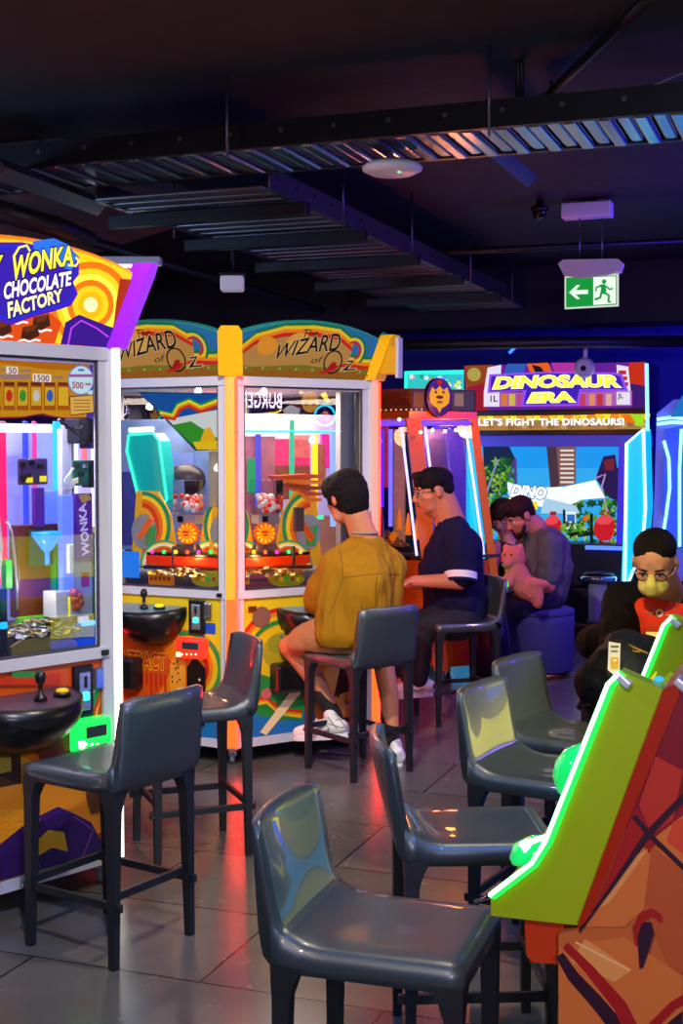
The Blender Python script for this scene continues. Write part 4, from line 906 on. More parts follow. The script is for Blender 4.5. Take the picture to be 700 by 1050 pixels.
for k in range(4):
    a_, b_ = B_[k], B_[(k+1) % 4]; c_, d__ = T_[(k+1) % 4], T_[k]
    lo = lambda p, t, z: (p[0]*(1-t) + p[1]*t) + Z*z
    A0 = a_; 
    mb = MB(); mb.add([a_+Z*.12, b_+Z*.12, lo((b_, c_), .42, .86), lo((a_, d__), .42, .86)], [(0, 1, 2, 3)], mat('orange_cabinet', 'b04c08', .35, var=.3)); pnl = mb.build('front_panel', mO)
    mb = MB(); mb.add([lo((a_, d__), .45, .88), lo((b_, c_), .45, .88), lo((b_, c_), 1, 1.84), lo((a_, d__), 1, 1.84)], [(0, 1, 2, 3)], GLASS); gp = mb.build('glass_pane', mO)
    if k in (0, 3):
        mb = MB()
        for (p_, q_) in ((a_, d__), (b_, c_)):
            s_ = (b_-a_).normalized()*(.07 if p_ is a_ else -.07); n_ = (b_-a_).cross(Z).normalized()*.05
            mb.tube([lo((p_, q_), .45, .9)+s_+n_*.6, lo((p_, q_), 1, 1.8)+s_+n_*.6], .008, led('a088ff', 2.5), n=8)
        mb.build('light_strip', mO, recalc=False) if False else None
        for (p_, q_) in ((a_, d__), (b_, c_)):
            s_ = (b_-a_).normalized()*(.08 if p_ is a_ else -.08); n_ = (b_-a_).cross(Z).normalized()*.03
            MB().tube([lo((p_, q_), .45, .9)+s_+n_, lo((p_, q_), 1, 1.8)+s_+n_], .009, led('c0b0ff', 2.2), n=8).build('light_strip', mO)
        MB().tube([lo((a_, d__), 1, 1.83)+(b_-a_).normalized()*.05+(b_-a_).cross(Z).normalized()*.04, lo((b_, c_), 1, 1.83)-(b_-a_).normalized()*.05+(b_-a_).cross(Z).normalized()*.04], .02, led('7040ff', 1.4), n=8).build('light_strip', mO)
    caster(Vector((a_.x, a_.y, 0)) + (cen-a_)*.06, mO)
# upper carved band
bw = mat('carved_brown_band', '7a3c14', .4, bump=.8, bscale=30, var=.6, vscale=25)
mb = MB(); q = [cen + (t-cen)*1.12 for t in T_]; mb.prism([p+Z*1.86 for p in q], Z*.05, OR3); mb.build('top_rail', mO)
mb = MB(); mb.prism([cen + (t-cen)*1.08 + Z*1.91 for t in T_], Z*.16, bw); mb.build('carved_band', mO)
for k in (0, 3):
    Fq = Face(cen + (T_[k]-cen)*1.1 + Z*1.91, T_[(k+1) % 4]-T_[k]); a = Art(Fq, .003, 'm')
    if k == 0:
        Lq = (T_[1]-T_[0]).length*1.1
        a.rect(.01, .005, Lq-.01, .155, lit('381c28', .4)); a.rect(.02, .01, Lq*.3, .15, lit('603060', .5)); a.rect(Lq*.62, .01, Lq-.02, .15, lit('584860', .5)); a.rect(Lq*.66, .04, Lq*.8, .13, lit('c09080', .5)); a.rect(Lq*.05, .03, Lq*.2, .13, lit('a05838', .5))
        a.build('band_print', mO)
        cc = Fq.p(Lq*.4, .09, .02); mb = MB(); n = 28
        mb.prism([Fq.p(Lq*.4+.1*cos(2*pi*i/n), .1+.135*sin(2*pi*i/n), .04) for i in range(n)], Fq.N*-.05, mat('emblem_dark', '180818', .3))
        a = Art(Fq, .041, 'm', mb=mb); ye = lit('f0a010', 1.0)
        a.poly([(Lq*.4+x, .1+y) for x, y in ((-.075, -.04), (-.05, -.06), (-.02, -.075), (0, -.11), (.02, -.075), (.05, -.06), (.075, -.04), (.08, .02), (.06, .07), (.03, .05), (0, .08), (-.03, .05), (-.06, .07), (-.08, .02))], ye)
        a.disc(Lq*.4, .1, .03, lit('601010', .6), .012); a.disc(Lq*.4, .205, .02, lit('c02010', .8)); a.disc(Lq*.4-.03, .135, .01, lit('802008', .6)); a.disc(Lq*.4+.03, .135, .01, lit('802008', .6))
        a.disc(Lq*.4, .065, .025, lit('b05008', .8), .01)
        mb.build('round_emblem', mO, recalc=False)
    else:
        for i in range(14): a.disc(.03+i*.045, .012, .006, lit('ffe0a0', 1.2), n=8)
        a.build('band_lights', mO)
# interior
mb = MB(); mb.prism([cen + (b-cen)*.9 + Z*.88 for b in B_], Z*.02, mat('brushed_steel_deck', '8a8a90', .25, metal=.9)); mb.build('play_deck', mO)
FO = Face(B_[0] + Z*0, dirR); FOl = Face(B_[3], B_[0]-B_[3])
for (Fc, q, c_, e, dp) in ((FOl, (386, 440, 392, 520), '4030ff', 1.2, .3), (FOl, (398, 440, 401, 540), '8070ff', 1.5, .3), (FO, (482, 440, 490, 560), '00d8ff', 1.2, .45)):
    inner(Fc, q, dp, .02, led(c_, e), 'light_tube', mO)
for (Fc, q, c_, e) in ((FOl, (386, 430, 397, 500), 'c03050', .5), (FOl, (403, 440, 414, 560), 'c08060', .35), (FO, (434, 440, 478, 560), '4838a0', .3), (FO, (440, 450, 460, 480), '806090', .3)):
    inner(Fc, q, .4, .02, mat('back_print_'+c_, c_, .4, emit=e, ecol=c_, var=.6, vscale=30), 'back_print', mO)
for k in range(3):
    c0 = FOl.px(392+k*9, 545+k*5, -.2); mb = MB(); mb.lathe([(.03, 0), (.018, .03), (.022, .06), (.012, .12), (.004, .16)], mat('amber_tower', 'd07010', .3, emit=.5, ecol='ff8010'), c0, 8); mb.build('toy_tower', mO)
inner_poly(FOl, [(384, 575), (402, 545), (407, 548), (390, 580)], .2, .02, mat('orange_slide', 'f08010', .3, emit=.5, ecol='ff8010'), 'slide', mO)
coin_pile(FOl, 396, 560, .2, .12, .25, 260, mO, ('d8a030', 'b87820', 'e8c060'), seed=4, rr=.018)
inner(FOl, (386, 560, 412, 640), .12, .1, mat('dark_mechanism', '2a1810', .3, metal=.6, var=.6, vscale=40), 'mechanism', mO)
for k, (x, y) in enumerate(((412, 430), (434, 443), (446, 441), (459, 442), (470, 441))): MB().ball(FO.px(x, y, -.04), .012, led('ffe8c0', 5), nu=10, nv=8).build('spot_bulb', mO)
light('POINT', 'orange_machine_light', cen + Z*1.78, 10, 'ffb070', .08)
light('POINT', 'orange_front_fill', K3 + Vector((.1, -.02, .0)) + Z*1.95 + Vector((0, -.18, 0)), 14, 'ff7020', .05)  # point light added to tint the seated man orange

# ================================================================ dinosaur cabinet
Dd = 12.1
PD = at(486, 460, Dd); PD.z = 0
FD = Face(PD, V)                       # front plane of the cabinet
def dp(x, y, n=0): return FD.px(x, y, n)
RD3 = Matrix((FD.S, FD.T, FD.N)).transposed()
mD = thing('arcade_machine', 'huge purple dinosaur shooting cabinet with lit sign and big screen at the back', 'arcade machine', FD.p(.8, 0, 0))
PUR = mat('purple_cabinet', '3a2890', .35, emit=.08, ecol='3018c0'); DBL = mat('dark_blue_cabinet', '100c30', .35)
def db(q, n0, n1, m, name, bevel=.01, parent=None): return fbox(FD, q, n0, n1, m, bevel).build(name, parent or mD)
db((475, 372, 663, 422), -.9, .0, DBL, 'sign_box')
a = Art(FD, .003)
a.poly([(476, 375), (662, 371), (662, 418), (478, 421)], lit('6a20a0', .9))
a.poly([(476, 375), (505, 374), (500, 398), (478, 404)], lit('a04820', .8)); a.poly([(478, 398), (498, 392), (500, 421), (479, 421)], lit('a01830', .9)); a.disc(486, 384, 7, lit('c0b050', .8))
a.poly([(645, 372), (662, 371), (662, 396), (640, 392)], lit('d03010', .9)); a.poly([(640, 392), (662, 396), (662, 418), (648, 418)], lit('401878', .9))
a.poly([(540, 373), (562, 372), (566, 382), (545, 386)], lit('e86010', 1)); a.poly([(565, 372), (590, 372), (596, 384), (570, 386)], lit('b030a0', 1)); a.poly([(545, 374), (554, 376), (560, 384), (550, 384)], lit('181830', .6)); a.poly([(520, 373), (540, 373), (536, 384), (516, 386)], lit('3060c0', .9))
wsh = lit('e8e0f4', 1.0)
a.poly([(500, 377), (514, 374), (512, 417), (496, 417), (496, 402)], wsh); a.poly([(632, 374), (644, 376), (648, 416), (634, 416)], wsh); a.poly([(496, 403), (648, 401), (648, 416), (496, 417)], lit('b860c0', .9))
a.rect(496, 403, 512, 417, wsh); a.rect(632, 402, 646, 415, wsh)
for x0, c_ in ((514, 'e08038'), (522, 'd8c050'), (530, 'c04888'), (594, 'd04060'), (604, 'e89070'), (612, 'c83838'), (621, 'e8b0a0')): a.rect(x0, 404, x0+6, 416, lit(c_, .9))
a.text('1L', quad(503, 405.5, 510, 412), lit('202040', .5), bold=.02); a.text('JL', quad(633, 403.5, 639, 410), lit('202040', .5), bold=.02)
for k in range(3): a.rect(634+k*1, 380+k*6, 642+k*1, 384+k*6, lit('c83030', .8))
bn = lit('4020b8', 1.0)
a.poly([(502, 384), (560, 381), (630, 382), (638, 384), (644, 401), (596, 401), (594, 416), (534, 417), (536, 401), (500, 403)], lit('9048e8', 1.1)); a.poly([(504, 386), (560, 383), (629, 384), (636, 386), (640, 399), (594, 399), (591, 414), (537, 415), (540, 400), (503, 401)], bn)
YL = lit('f8f048', 1.4); WW = lit('ffffff', 1.5)
a.text('DINOSAUR', [(505, 399.5), (637, 397.5), (632, 384.5), (507, 386.5)], YL, bold=.05, shear=.15, arch=1.0, out=WW, ob=.022)
a.text('ERA', [(540, 413.5), (590, 412.5), (586, 401.5), (544, 402.5)], YL, bold=.055, shear=.1, out=WW, ob=.022)
a.build('sign_print', mD)
db((478, 421, 663, 426), -.9, .02, BLACKP, 'divider', .004)
db((486, 425, 661, 442), -.5, .0, DBL, 'ticker_box')
a = Art(FD, .003); a.poly([(487, 424.5), (661, 424), (661, 440), (487, 441.5)], lit('c89048', .75))
rnd = random.Random(3)
for k in range(26): a.disc(490+k*6.8, 436+rnd.uniform(-4, 2), rnd.uniform(3, 5), lit(('b88850', 'd8b070', 'a87840')[k % 3], .75), 3.6, n=9)
for k in range(22): x = 490+k*8; a.poly([(x, 424.5), (x+9, 424.5), (x+7, 429+rnd.uniform(0, 4)), (x+2, 430)], lit(('f0c010', 'e8e020', 'f08018')[k % 3], 1.1))
a.poly([(645, 425), (660, 424.5), (660, 436), (652, 437)], lit('a0e020', 1.0)); a.poly([(636, 425), (646, 425), (652, 434), (642, 433)], lit('f07010', 1))
a.text("LET'S FIGHT THE DINOSAURS!", quad(491, 429, 640, 436.6, -.5), lit('fff8ff', 1.6), bold=.03, space=1.05); a.build('ticker_print', mD)
db((484, 441, 661, 446), -.5, .03, BLACKP, 'divider', .004)
db((486, 446, 662, 458), -.5, -.02, mat('lavender_hood', '6a60d0', .4, emit=.3, ecol='5048e0'), 'screen_hood')
# screen
FSn = Face(FD.O - FD.N*.25, FD.S)
scr = fbox(FSn, (486, 455, 650, 604), -.05, -.002, DBL, .004).build('screen', mD)
a = Art(FSn, .001); a.rect(488, 456, 648, 603, lit('30a8f0', 1.0)); a.rect(488, 456, 648, 480, lit('1c98f0', 1.0))
rnd = random.Random(11)
a.poly([(488, 456), (522, 458), (530, 474), (514, 500), (488, 520)], lit('1a2850', .8))
tg = ['1a5018', '2c7820', '58a828', '105038', '88b840']
for k in range(110): x = rnd.uniform(490, 532); y = rnd.uniform(466+abs(x-516)*.8, 545); a.star(x, y, 2.5, 5.5, 5, lit(tg[k % 5], .8), ph=rnd.random())
for k in range(60): x = rnd.uniform(596, 648); y = rnd.uniform(505, 560); a.star(x, y, 2.5, 5, 5, lit(tg[k % 5], .8), ph=rnd.random())
for k in range(30): x = rnd.uniform(585, 600); y = rnd.uniform(510, 545); a.star(x, y, 2.5, 5, 5, lit(tg[k % 5], .8), ph=rnd.random())
a.stroke([(500, 508), (512, 472)], 2, lit('90a0c8', .8)); a.stroke([(524, 490), (530, 470), (531, 505)], 3, lit('6040a0', .8))
a.poly([(562, 458), (592, 458), (592, 496), (566, 500)], lit('8a6058', .8)); a.poly([(562, 458), (572, 458), (575, 498), (566, 500)], lit('503848', .8))
for k in range(8): a.rect(576, 461+k*4.6, 590, 463+k*4.6, lit('e8d8d0', 1.0))
a.poly([(620, 468), (632, 466), (634, 480), (648, 470), (648, 520), (626, 510), (612, 490)], lit('2c1c58', .8)); a.poly([(620, 472), (631, 470), (631, 482), (622, 482)], lit('802838', .8))
a.stroke([(612, 490), (622, 486), (618, 500), (628, 540)], 2, lit('c0a0d0', .8))
a.rect(488, 556, 648, 603, lit('8aa028', .8)); a.poly([(488, 562), (648, 556), (648, 603), (488, 603)], lit('b8a028', .8))
a.poly([(522, 494), (545, 500), (580, 499), (612, 492), (622, 510), (598, 512), (580, 520), (560, 520), (524, 512)], lit('e8f4ff', 1.2)); a.poly([(560, 510), (592, 518), (596, 526), (556, 526)], lit('a8d0e8', 1.0))
a.text('DINO', [(524, 509), (562, 512), (562, 499), (527, 496)], lit('f4f8ff', 1.4), bold=.05, shear=.2, out=lit('3070c0', .9), ob=.06); a.rect(546, 514, 553, 522, lit('f0e020', 1.0))
a.rect(582, 524, 592, 542, lit('e8f0f8', 1.0)); a.rect(583, 527, 591, 534, lit('3070c8', .9)); a.stroke([(580, 522), (580, 546)], 2.4, lit('102030', .5)); a.poly([(584, 546), (602, 543), (610, 548), (584, 552)], lit('182818', .5))
for x, w_ in ((569, 11), (622, 13)):
    a.disc(x, 541, w_*.85, lit('c81828', 1.0), 13); a.disc(x, 532, w_*.6, lit('e84850', 1.0), 4); a.rect(x-w_*.3, 524, x+w_*.3, 528, lit('c02028', .8))
for x in (608, 636): a.stroke([(x, 526), (x, 558)], 3.2, lit('102018', .5)); 
for k in range(30): x = rnd.uniform(552, 646); a.star(x, rnd.uniform(556, 600), 2, 4.5, 4, lit(('e05010', 'f0e020', 'f09828', 'c02818', '60b028')[k % 5], .9))
a.star(602, 531, 2, 4, 5, lit('f06020', 1)); a.disc(522, 545, 9, lit('901830', .8), 12)
for k in range(170):
    x = rnd.choice([rnd.uniform(490, 530), rnd.uniform(600, 646), rnd.uniform(560, 600)]); y = rnd.uniform(478, 552) if x < 530 else rnd.uniform(512, 556) if x > 600 else rnd.uniform(534, 554)
    if 520 < x < 620 and y < 528: continue
    a.star(x, y, 1.2, 2.8, 4, lit(('3c9020', '7cb830', '184818', 'a8c848', '205828')[k % 5], .9), ph=rnd.random())
for x, w_ in ((569, 11), (622, 13)):
    a.disc(x, 541, w_*.8, lit('c81828', 1.0), 12.5); a.disc(x, 533, w_*.6, lit('e84850', 1.0), 4)
a.build('screen_picture', scr)
# side wings: white neon edges around cyan panels
for sgn, X0, X1 in ((1, 650, 666), (-1, 486, 470)):
    pts = [(X0-sgn*4, 455), (X1-sgn*3, 440), (X1-sgn*1, 520), (X1-sgn*4, 560), (X0-sgn*6, 604), (X0-sgn*10, 604)] if sgn > 0 else [(X0+2, 455), (X0-18, 440), (X0-22, 520), (X0-16, 600), (X0+8, 604)]
    mb = MB(); mb.prism([dp(*p, .22) for p in pts], FD.N*-.5, mat('cyan_wing', '10b0e0', .25, emit=1.0, ecol='10b8f0')); wg = mb.build('side_wing', mD)
    MB().tube([dp(*p, .23) for p in pts[:5]], .014, led('9adfff', 3.0), n=8, closed=True).build('neon_edge', wg)
pw = [(636, 456), (650, 456), (646, 530), (640, 604), (632, 604)]
mb = MB(); mb.prism([dp(*p, .1) for p in pw], FD.N*-.3, mat('violet_wing', '5038d0', .3, emit=.35, ecol='5030ff')); mb.build('inner_wing', mD)
MB().tube([dp(663, 373, .02), dp(664, 442, .02)], .016, led('60a8ff', 4), n=8).build('neon_edge', mD)
a = Art(FD, .24); 
for (p_, c_) in (([(466, 470), (480, 466), (484, 490), (468, 500)], '6030c0'), ([(466, 452), (480, 450), (482, 464), (468, 470)], 'c0c020'), ([(468, 520), (484, 530), (486, 560), (472, 580)], '4060e0')): a.poly(p_, lit(c_, .9))
a.build('wing_print', mD)
# lower cabinet with gun rests and strips
mb = MB(); mb.prism([FD.p(.0, 0, .5), FD.p(1.42, 0, .5), FD.p(1.42, .4, .5), FD.p(1.42, .75, .2), FD.p(0, .75, .2), FD.p(0, .4, .5)], FD.N*.0001, DBL) if False else None
db((484, 600, 655, 700), -.9, .15, DBL, 'lower_cabinet', .02)
db((603, 558.5, 641, 562.5), .15, .17, led('3050ff', 4), 'blue_light_bar', .004)
MB().tube([dp(*p, .2) for p in ((647, 590), (643, 594), (642, 602), (642, 625), (632, 628), (628, 632), (628, 650))], .014, led('4070ff', 3.5), n=8).build('neon_line', mD)
db((500, 556, 654, 600), -.2, .14, DBL, 'dashboard', .02)
# red gun holders
for x in (569, 622):
    c0 = FD.px(x, 604, .2)
    g_ = MB(); g_.lathe([(.07, 0), (.085, .03), (.085, .1), (.06, .15), (.03, .17), (0, .175)], mat('red_gun_plastic', 'b01020', .25), FD.px(x, 556, -.05), 16)
# camera on top
cm = thing('security_camera', 'white round security camera above the dinosaur sign', 'camera', FD.px(602, 372, .1))
MB().lathe([(.06, -.09), (.085, -.06), (.09, .0), (.07, .05), (0, .07)], mat('white_plastic', 'e8eaf0', .4), FD.px(602, 378, .12), 18, axis=FD.N*-1).build('housing', cm)
MB().lathe([(0, .015), (.02, .012), (.028, 0)], mat('smoked_dome', '0a0a10', .08), FD.px(602, 379, .205), 16, axis=FD.N).build('lens', cm)
MB().cyl(FD.px(602, 374, .1), FD.px(602, 352, .1), .02, mat('white_plastic', 'e8eaf0', .4)).build('stem', cm)
# blue neon near the ceiling
MB_ = MB().tube([at(522, 362, 12.3), at(530, 354, 12.3), at(545, 352, 12.3), at(580, 355, 12.4)], .014, led('2050ff', 5), n=8); tag(MB_.build('neon_tube'), 'blue neon tube near the ceiling left above the dinosaur sign', 'neon light')
# teal screen machine peeking over the orange pusher
pT = at(445, 389, 12.6); FT = Face(Vector((at(414, 389, 12.6).x, at(414, 389, 12.6).y, 0)), V)
mT = thing('arcade_machine', 'tall cabinet with a teal lit sign peeking over the orange pusher', 'arcade machine', FT.p(.3, 0, 0))
fbox(FT, (414, 379, 470, 700), -.6, 0, mat('dark_teal_cabinet', '0c3038', .35), .02).build('cabinet_body', mT)
fbox(FT, (415, 380, 478, 402), 0, .03, led('20e0c0', 1.6), .01).build('sign_frame', mT)
a = Art(FT, .032); a.rect(419, 384, 476, 399, lit('30c8c8', 1.0)); rnd = random.Random(2)
for k in range(26): a.star(rnd.uniform(421, 474), rnd.uniform(386, 398), 1.5, 3.4, 5, lit(('e8fff8', 'ff7050', '50a0ff', 'f0f060', '20a080')[k % 5], 1.0))
a.build('sign_print', mT)
# pale blue machine at the right edge
FQ = Face(Vector((at(664, 500, 10.6).x, at(664, 500, 10.6).y, 0)), V)
mQ = thing('arcade_machine', 'pale blue rounded cabinet with glowing cyan curves at the right edge', 'arcade machine', FQ.p(.5, 0, 0))
def qx(q, n0, n1, m, name, bevel=.02): return fbox(FQ, q, n0, n1, m, bevel).build(name, mQ)
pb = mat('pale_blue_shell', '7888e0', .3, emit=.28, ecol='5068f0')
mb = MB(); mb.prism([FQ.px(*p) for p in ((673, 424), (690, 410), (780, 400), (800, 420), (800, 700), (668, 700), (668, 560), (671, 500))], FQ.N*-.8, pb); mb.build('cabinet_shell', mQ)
mb = MB(); mb.prism([FQ.px(*p, .02) for p in ((682, 440), (700, 436), (770, 436), (770, 560), (688, 562), (678, 520))], FQ.N*-.02, mat('blue_window', '3048c0', .2, emit=.5, ecol='4060ff', var=.5)); mb.build('window_panel', mQ)
for pts in (((681, 452), (686, 470), (687, 500), (683, 530), (679, 555)), ((674, 430), (690, 428), (705, 430)), ((674, 435), (690, 433), (705, 434)), ((697, 560), (697, 480), (699, 440))):
    MB().tube([FQ.px(*p, .04) for p in pts], .012, led('80e8ff', 3), n=8).build('neon_curve', mQ)
mb = MB(); mb.prism([FQ.px(*p, .06) for p in ((688, 428), (700, 406), (760, 404), (760, 424))], FQ.N*-.08, mat('teal_cap', '0870a0', .3, emit=.4, ecol='10a0e0')); mb.build('top_cap', mQ)
# chrome topped pedestal seat
p0 = at(612, 640, 11.35); p0.z = .155
ps = thing('pedestal_stool', 'pale pedestal stool with chrome ring in front of the dinosaur cabinet', 'stool', p0)
MB().lathe([(.09, 0), (.075, .02), (.08, .36)], mat('pale_blue_pedestal', 'a8acd8', .4), p0, 28).build('pedestal', ps)
MB().lathe([(.15, .355), (.165, .36), (.165, .39), (.15, .4)], CHROME, p0, 32).build('chrome_ring', ps)
MB().lathe([(.1, .34), (.15, .355), (.15, .4), (.13, .43), (0, .435)], BLACKP, p0, 32).build('seat', ps)
rl = thing('floor_machine_base', 'dark low base with a red lamp beside the pedestal stool', 'machine base', Vector((p0.x, p0.y, 0)))
MB().box(Vector((p0.x, p0.y+.05, .0775)), (.85, .5, .155), BLACKP, RD3 @ Matrix.Rotation(radians(-90), 3, 'X'), bevel=.02).build('base', rl)
# stray burger game on the right side of the hall, outside the frame (it shows mirrored in the glass)
mB = thing('arcade_machine', 'burger themed cabinet with a neon burger sign on the right side of the hall', 'arcade machine', (3.45, 5.35, 0))
FBg = Face((3.45 - .6*(-U).x, 5.35 - .6*(-U).y, 0), -U); RBg = Matrix((FBg.S, FBg.T, FBg.N)).transposed()
MB().box(FBg.p(.6, 1.1, -.4), (1.2, 2.2, .8), mat('red_cabinet', '8a1420', .35), RBg, bevel=.03).build('cabinet_body', mB)
class MirrorFace(Face):
    """a face whose pixel lookup goes by way of the glass of the middle machine"""
    def st(s, px, py):
        d = ray(px, py); c = Vector((0, 0, H)); g = FR; o = g.O - g.N*.003; k = (o - c).dot(g.N) / d.dot(g.N); P = c + d*k
        d = d - g.N*2*d.dot(g.N); k = (s.O - P).dot(s.N) / d.dot(s.N); q = P + d*k - s.O; return q.dot(s.S), q.dot(s.T)
FM = MirrorFace(FBg.O, FBg.S)
a = Art(FM, .004, 'px'); a.clip = (.03, .2, 1.17, 2.17)
a.text('BURGER', [(289, 419), (247, 418), (247, 402), (289, 403)], lit('f4e8ff', 18), bold=.012, space=1.05)
nY, nB, nC, nR = lit('ffe010', 14), lit('30a0ff', 16), lit('30c8ff', 14), lit('ff7838', 5)
a.stroke([(240, 426), (262, 425), (284, 423), (289, 420)], 1.6, nY); a.stroke([(240, 434), (270, 432), (290, 430), (291, 424)], 1.6, nY)
a.disc(333, 426, 11.5, nC); a.disc(333, 426, 9.2, lit('302060', .5)); a.disc(333, 427, 5, nR); a.rect(246, 441, 350, 443, nB)
a.disc(318, 412, 9, lit('f0a818', 6), 11); a.disc(314, 414, 2, lit('c02010', 2)); a.disc(322, 414, 2, lit('c02010', 2)); a.poly([(306, 403), (309, 400), (313, 404)], nY); a.poly([(328, 404), (334, 402), (338, 412), (335, 413)], nY)
a.poly([(290, 420), (300, 413), (308, 418), (306, 430), (294, 432)], lit('e8e0e0', 5)); a.poly([(296, 412), (306, 412), (309, 420), (300, 416)], lit('a02818', 3))
a.build('sign_print', mB)

# ================================================================ green playing console at right foreground
LP = at(503, 917, 2.5); FC = Face(Vector((LP.x, LP.y, 0)), V)      # near side plane of the unit
GRN = mat('lime_green_lacquer', '94a410', .35, var=.08); TRM = mat('dark_red_trim', 'a02008', .35)
def console_unit(name, label, k):
    off = U*(.865*k); root = thing(name, label, 'game console', FC.p(.3, 0, 0) + off)
    prof = [(636, 688), (625, 700), (561, 861), (546, 884), (503, 917), (503, 939), (593, 949), (681, 708)]
    P = [FC.px(*p) + off for p in prof]; wdt = U*.045
    mb = MB(); mb.prism(P, wdt, GRN); mb.build('console_side', root)
    # glowing edge: both sides and face
    e = [FC.px(*p, .003) + off for p in ((638, 690), (626, 702), (562.5, 862), (548, 885), (505, 918))]
    lsx = MB(); lsx.tube(e, .0085, led('18ff40', 2.6), n=8); lsx.tube([p + FC.N*.004 - V*.0035 + Z*.001 for p in e], .0055, led('a8ffb8', 4), n=8); lsx.build('light_strip', root)
    pass
    q = [FC.px(*p) + off for p in (((630, 764), (576, 886)) if k < 2 else ((645, 722), (576, 886)))]
    n_ = (q[0]-q[1]).normalized().cross(U).normalized(); n_ = n_ if n_.x < 0 else -n_
    mb = MB(); mb.prism([FC.px(*p) + off + wdt for p in ((634, 762), (580, 886), (545, 920), (548, 932), (593, 943), (660, 772))], U*.80, GRN); mb.build('screen_housing', root)
    mb = MB(); mb.prism([q[0]+n_*.02+U*.08, q[1]+n_*.02+U*.08, q[1]+n_*.02+U*.8, q[0]+n_*.02+U*.8], n_*.004, lit('f4e810', (.8, 1.6, 4.5)[k])); mb.prism([q[0]*.3+q[1]*.7+n_*.0205+U*.08, q[1]+n_*.0205+U*.08, q[1]+n_*.0205+U*.8, q[0]*.3+q[1]*.7+n_*.0205+U*.8], n_*.004, lit('1858ff', (.8, 1.6, 4.5)[k])); mb.build('lit_screen', root)
    mb = MB(); mb.prism([FC.px(*p) + off + wdt for p in ((578, 884), (546, 889), (507, 921), (508, 932), (560, 936))], U*.80, GRN); mb.build('button_deck', root)
    if k:
        l0 = FC.px(511, 931) + off + wdt + U*.04 - V*.012
        sk = MB(); sk.prism([l0 + Z*.02, l0 + U*.72 + Z*.02, l0 + U*.72 - Z*.10, l0 - Z*.10], V*.01, lit('f4e810', (0, .9, 6)[k])); sk.prism([l0 - Z*.11, l0 + U*.72 - Z*.11, l0 + U*.72 - Z*.34, l0 - Z*.34], V*.01, lit('10a0e0' if k == 1 else '1050ff', (0, 2.5, 7)[k])); sk.build('added_glow_skirt', root)  # glowing skirt added so the stool backs pick up coloured sheen
    # dome buttons
    gd_ = mat('green_dome', '20c060', .12, emit=.75, ecol='10f070', coat=1)
    c1 = FC.px(588, 824) + off + U*.2; ax = (n_*.9 + Z*.25).normalized()
    d = MB(); d.lathe([(.062, 0), (.066, .02), (.055, .05), (.032, .072), (0, .08)], gd_, c1, 24, axis=n_); d.build('dome_button', root)
    c2 = FC.px(536, 900) + off + U*.13
    d = MB(); d.lathe([(.052, 0), (.054, .012), (.04, .036), (0, .046)], gd_, c2, 24, axis=(-.25, .1, 1)); bb = d.build('dome_button', root)
    MB().tube([c2 + Vector((-.035, -.03, .03)), c2 + Vector((.05, .0, .045))], .012, led('b0ffd8', 4), n=10).build('button_light', bb)
    # trim strip and bracket foot
    t_ = [(681, 705), (697, 698), (697, 712), (606, 938), (594, 950), (593, 946)]
    mb = MB(); mb.prism([FC.px(*p, .012) + off for p in t_], U*.85, TRM); mb.build('red_trim', root)
    mb = MB(); f_ = [(535, 942), (576, 947), (576, 993), (544, 991), (537, 983)]; mb.prism([FC.px(*p, -.02) + off for p in f_], U*.08, mat('orange_red_foot', 'b83408', .4)); mb.build('support_foot', root)
    # body side panel with painted slabs
    Bd = [(600, 950), (573, 957), (573, 1150), (800, 1200), (800, 560), (752, 575), (697, 705)]
    mb = MB(); mb.prism([FC.px(*p, .006) + off for p in Bd], U*.84, mat('orange_body', 'b85c28', .45)); bd = mb.build('body_side', root)
    if k == 0:
        a = Art(Face(FC.O + FC.N*.007, FC.S), 0, 'px')
        o1, o2, o3, r1, r2, dk = [paint(c, .45) for c in ('c8682c', 'd88a48', 'b04c20', '9c1010', '8a0c1c', '2c0820')]
        a.poly([(697, 706), (752, 575), (800, 560), (800, 800), (700, 870), (640, 850)], r2); a.poly([(606, 940), (650, 832), (672, 866)], r1)
        a.poly([(697, 706), (760, 640), (790, 700), (690, 838), (652, 828)], paint('780818', .45)); a.poly([(655, 825), (672, 775), (700, 790), (690, 840), (668, 856)], paint('b02818', .45))
        a.poly([(672, 858), (720, 820), (760, 880), (760, 960), (700, 930)], o1); a.poly([(610, 935), (660, 868), (690, 905), (640, 950), (600, 950)], o1); a.poly([(645, 880), (665, 870), (625, 925), (612, 932)], o2)
        a.poly([(668, 868), (700, 890), (760, 980), (690, 1000), (660, 930)], o3); a.poly([(690, 842), (706, 836), (706, 880), (684, 862)], paint('c84020', .45))
        a.poly([(573, 970), (640, 960), (700, 1000), (700, 1100), (573, 1100)], o1); a.poly([(600, 962), (648, 994), (630, 1006), (585, 985)], o2); a.stroke([(590, 965), (646, 994)], 2, paint('e0b070', .45))
        a.stroke([(650, 836), (668, 857), (700, 888), (760, 935)], 5, dk); a.stroke([(594, 955), (630, 905), (664, 855), (740, 775)], [2, 4, 7, 5], dk)
        a.stroke([(574, 978), (588, 1000), (612, 1026), (640, 1060)], [9, 12, 14, 16], dk); a.stroke([(580, 968), (604, 992), (636, 1030), (650, 1060)], [8, 10, 14, 16], r1)
        a.stroke([(660, 1060), (690, 1030), (720, 1012)], 9, r1); a.poly([(670, 1060), (700, 1035), (700, 1060)], dk)
        a.stroke([(653, 968), (652, 950), (660, 938), (668, 934), (676, 938), (678, 944)], [3, 6, 8, 8, 7, 4], r1); a.poly([(656, 992), (654, 960), (660, 944), (668, 944), (671, 956), (665, 975), (660, 990)], dk)
        a.mb.build('body_print', root, recalc=False)
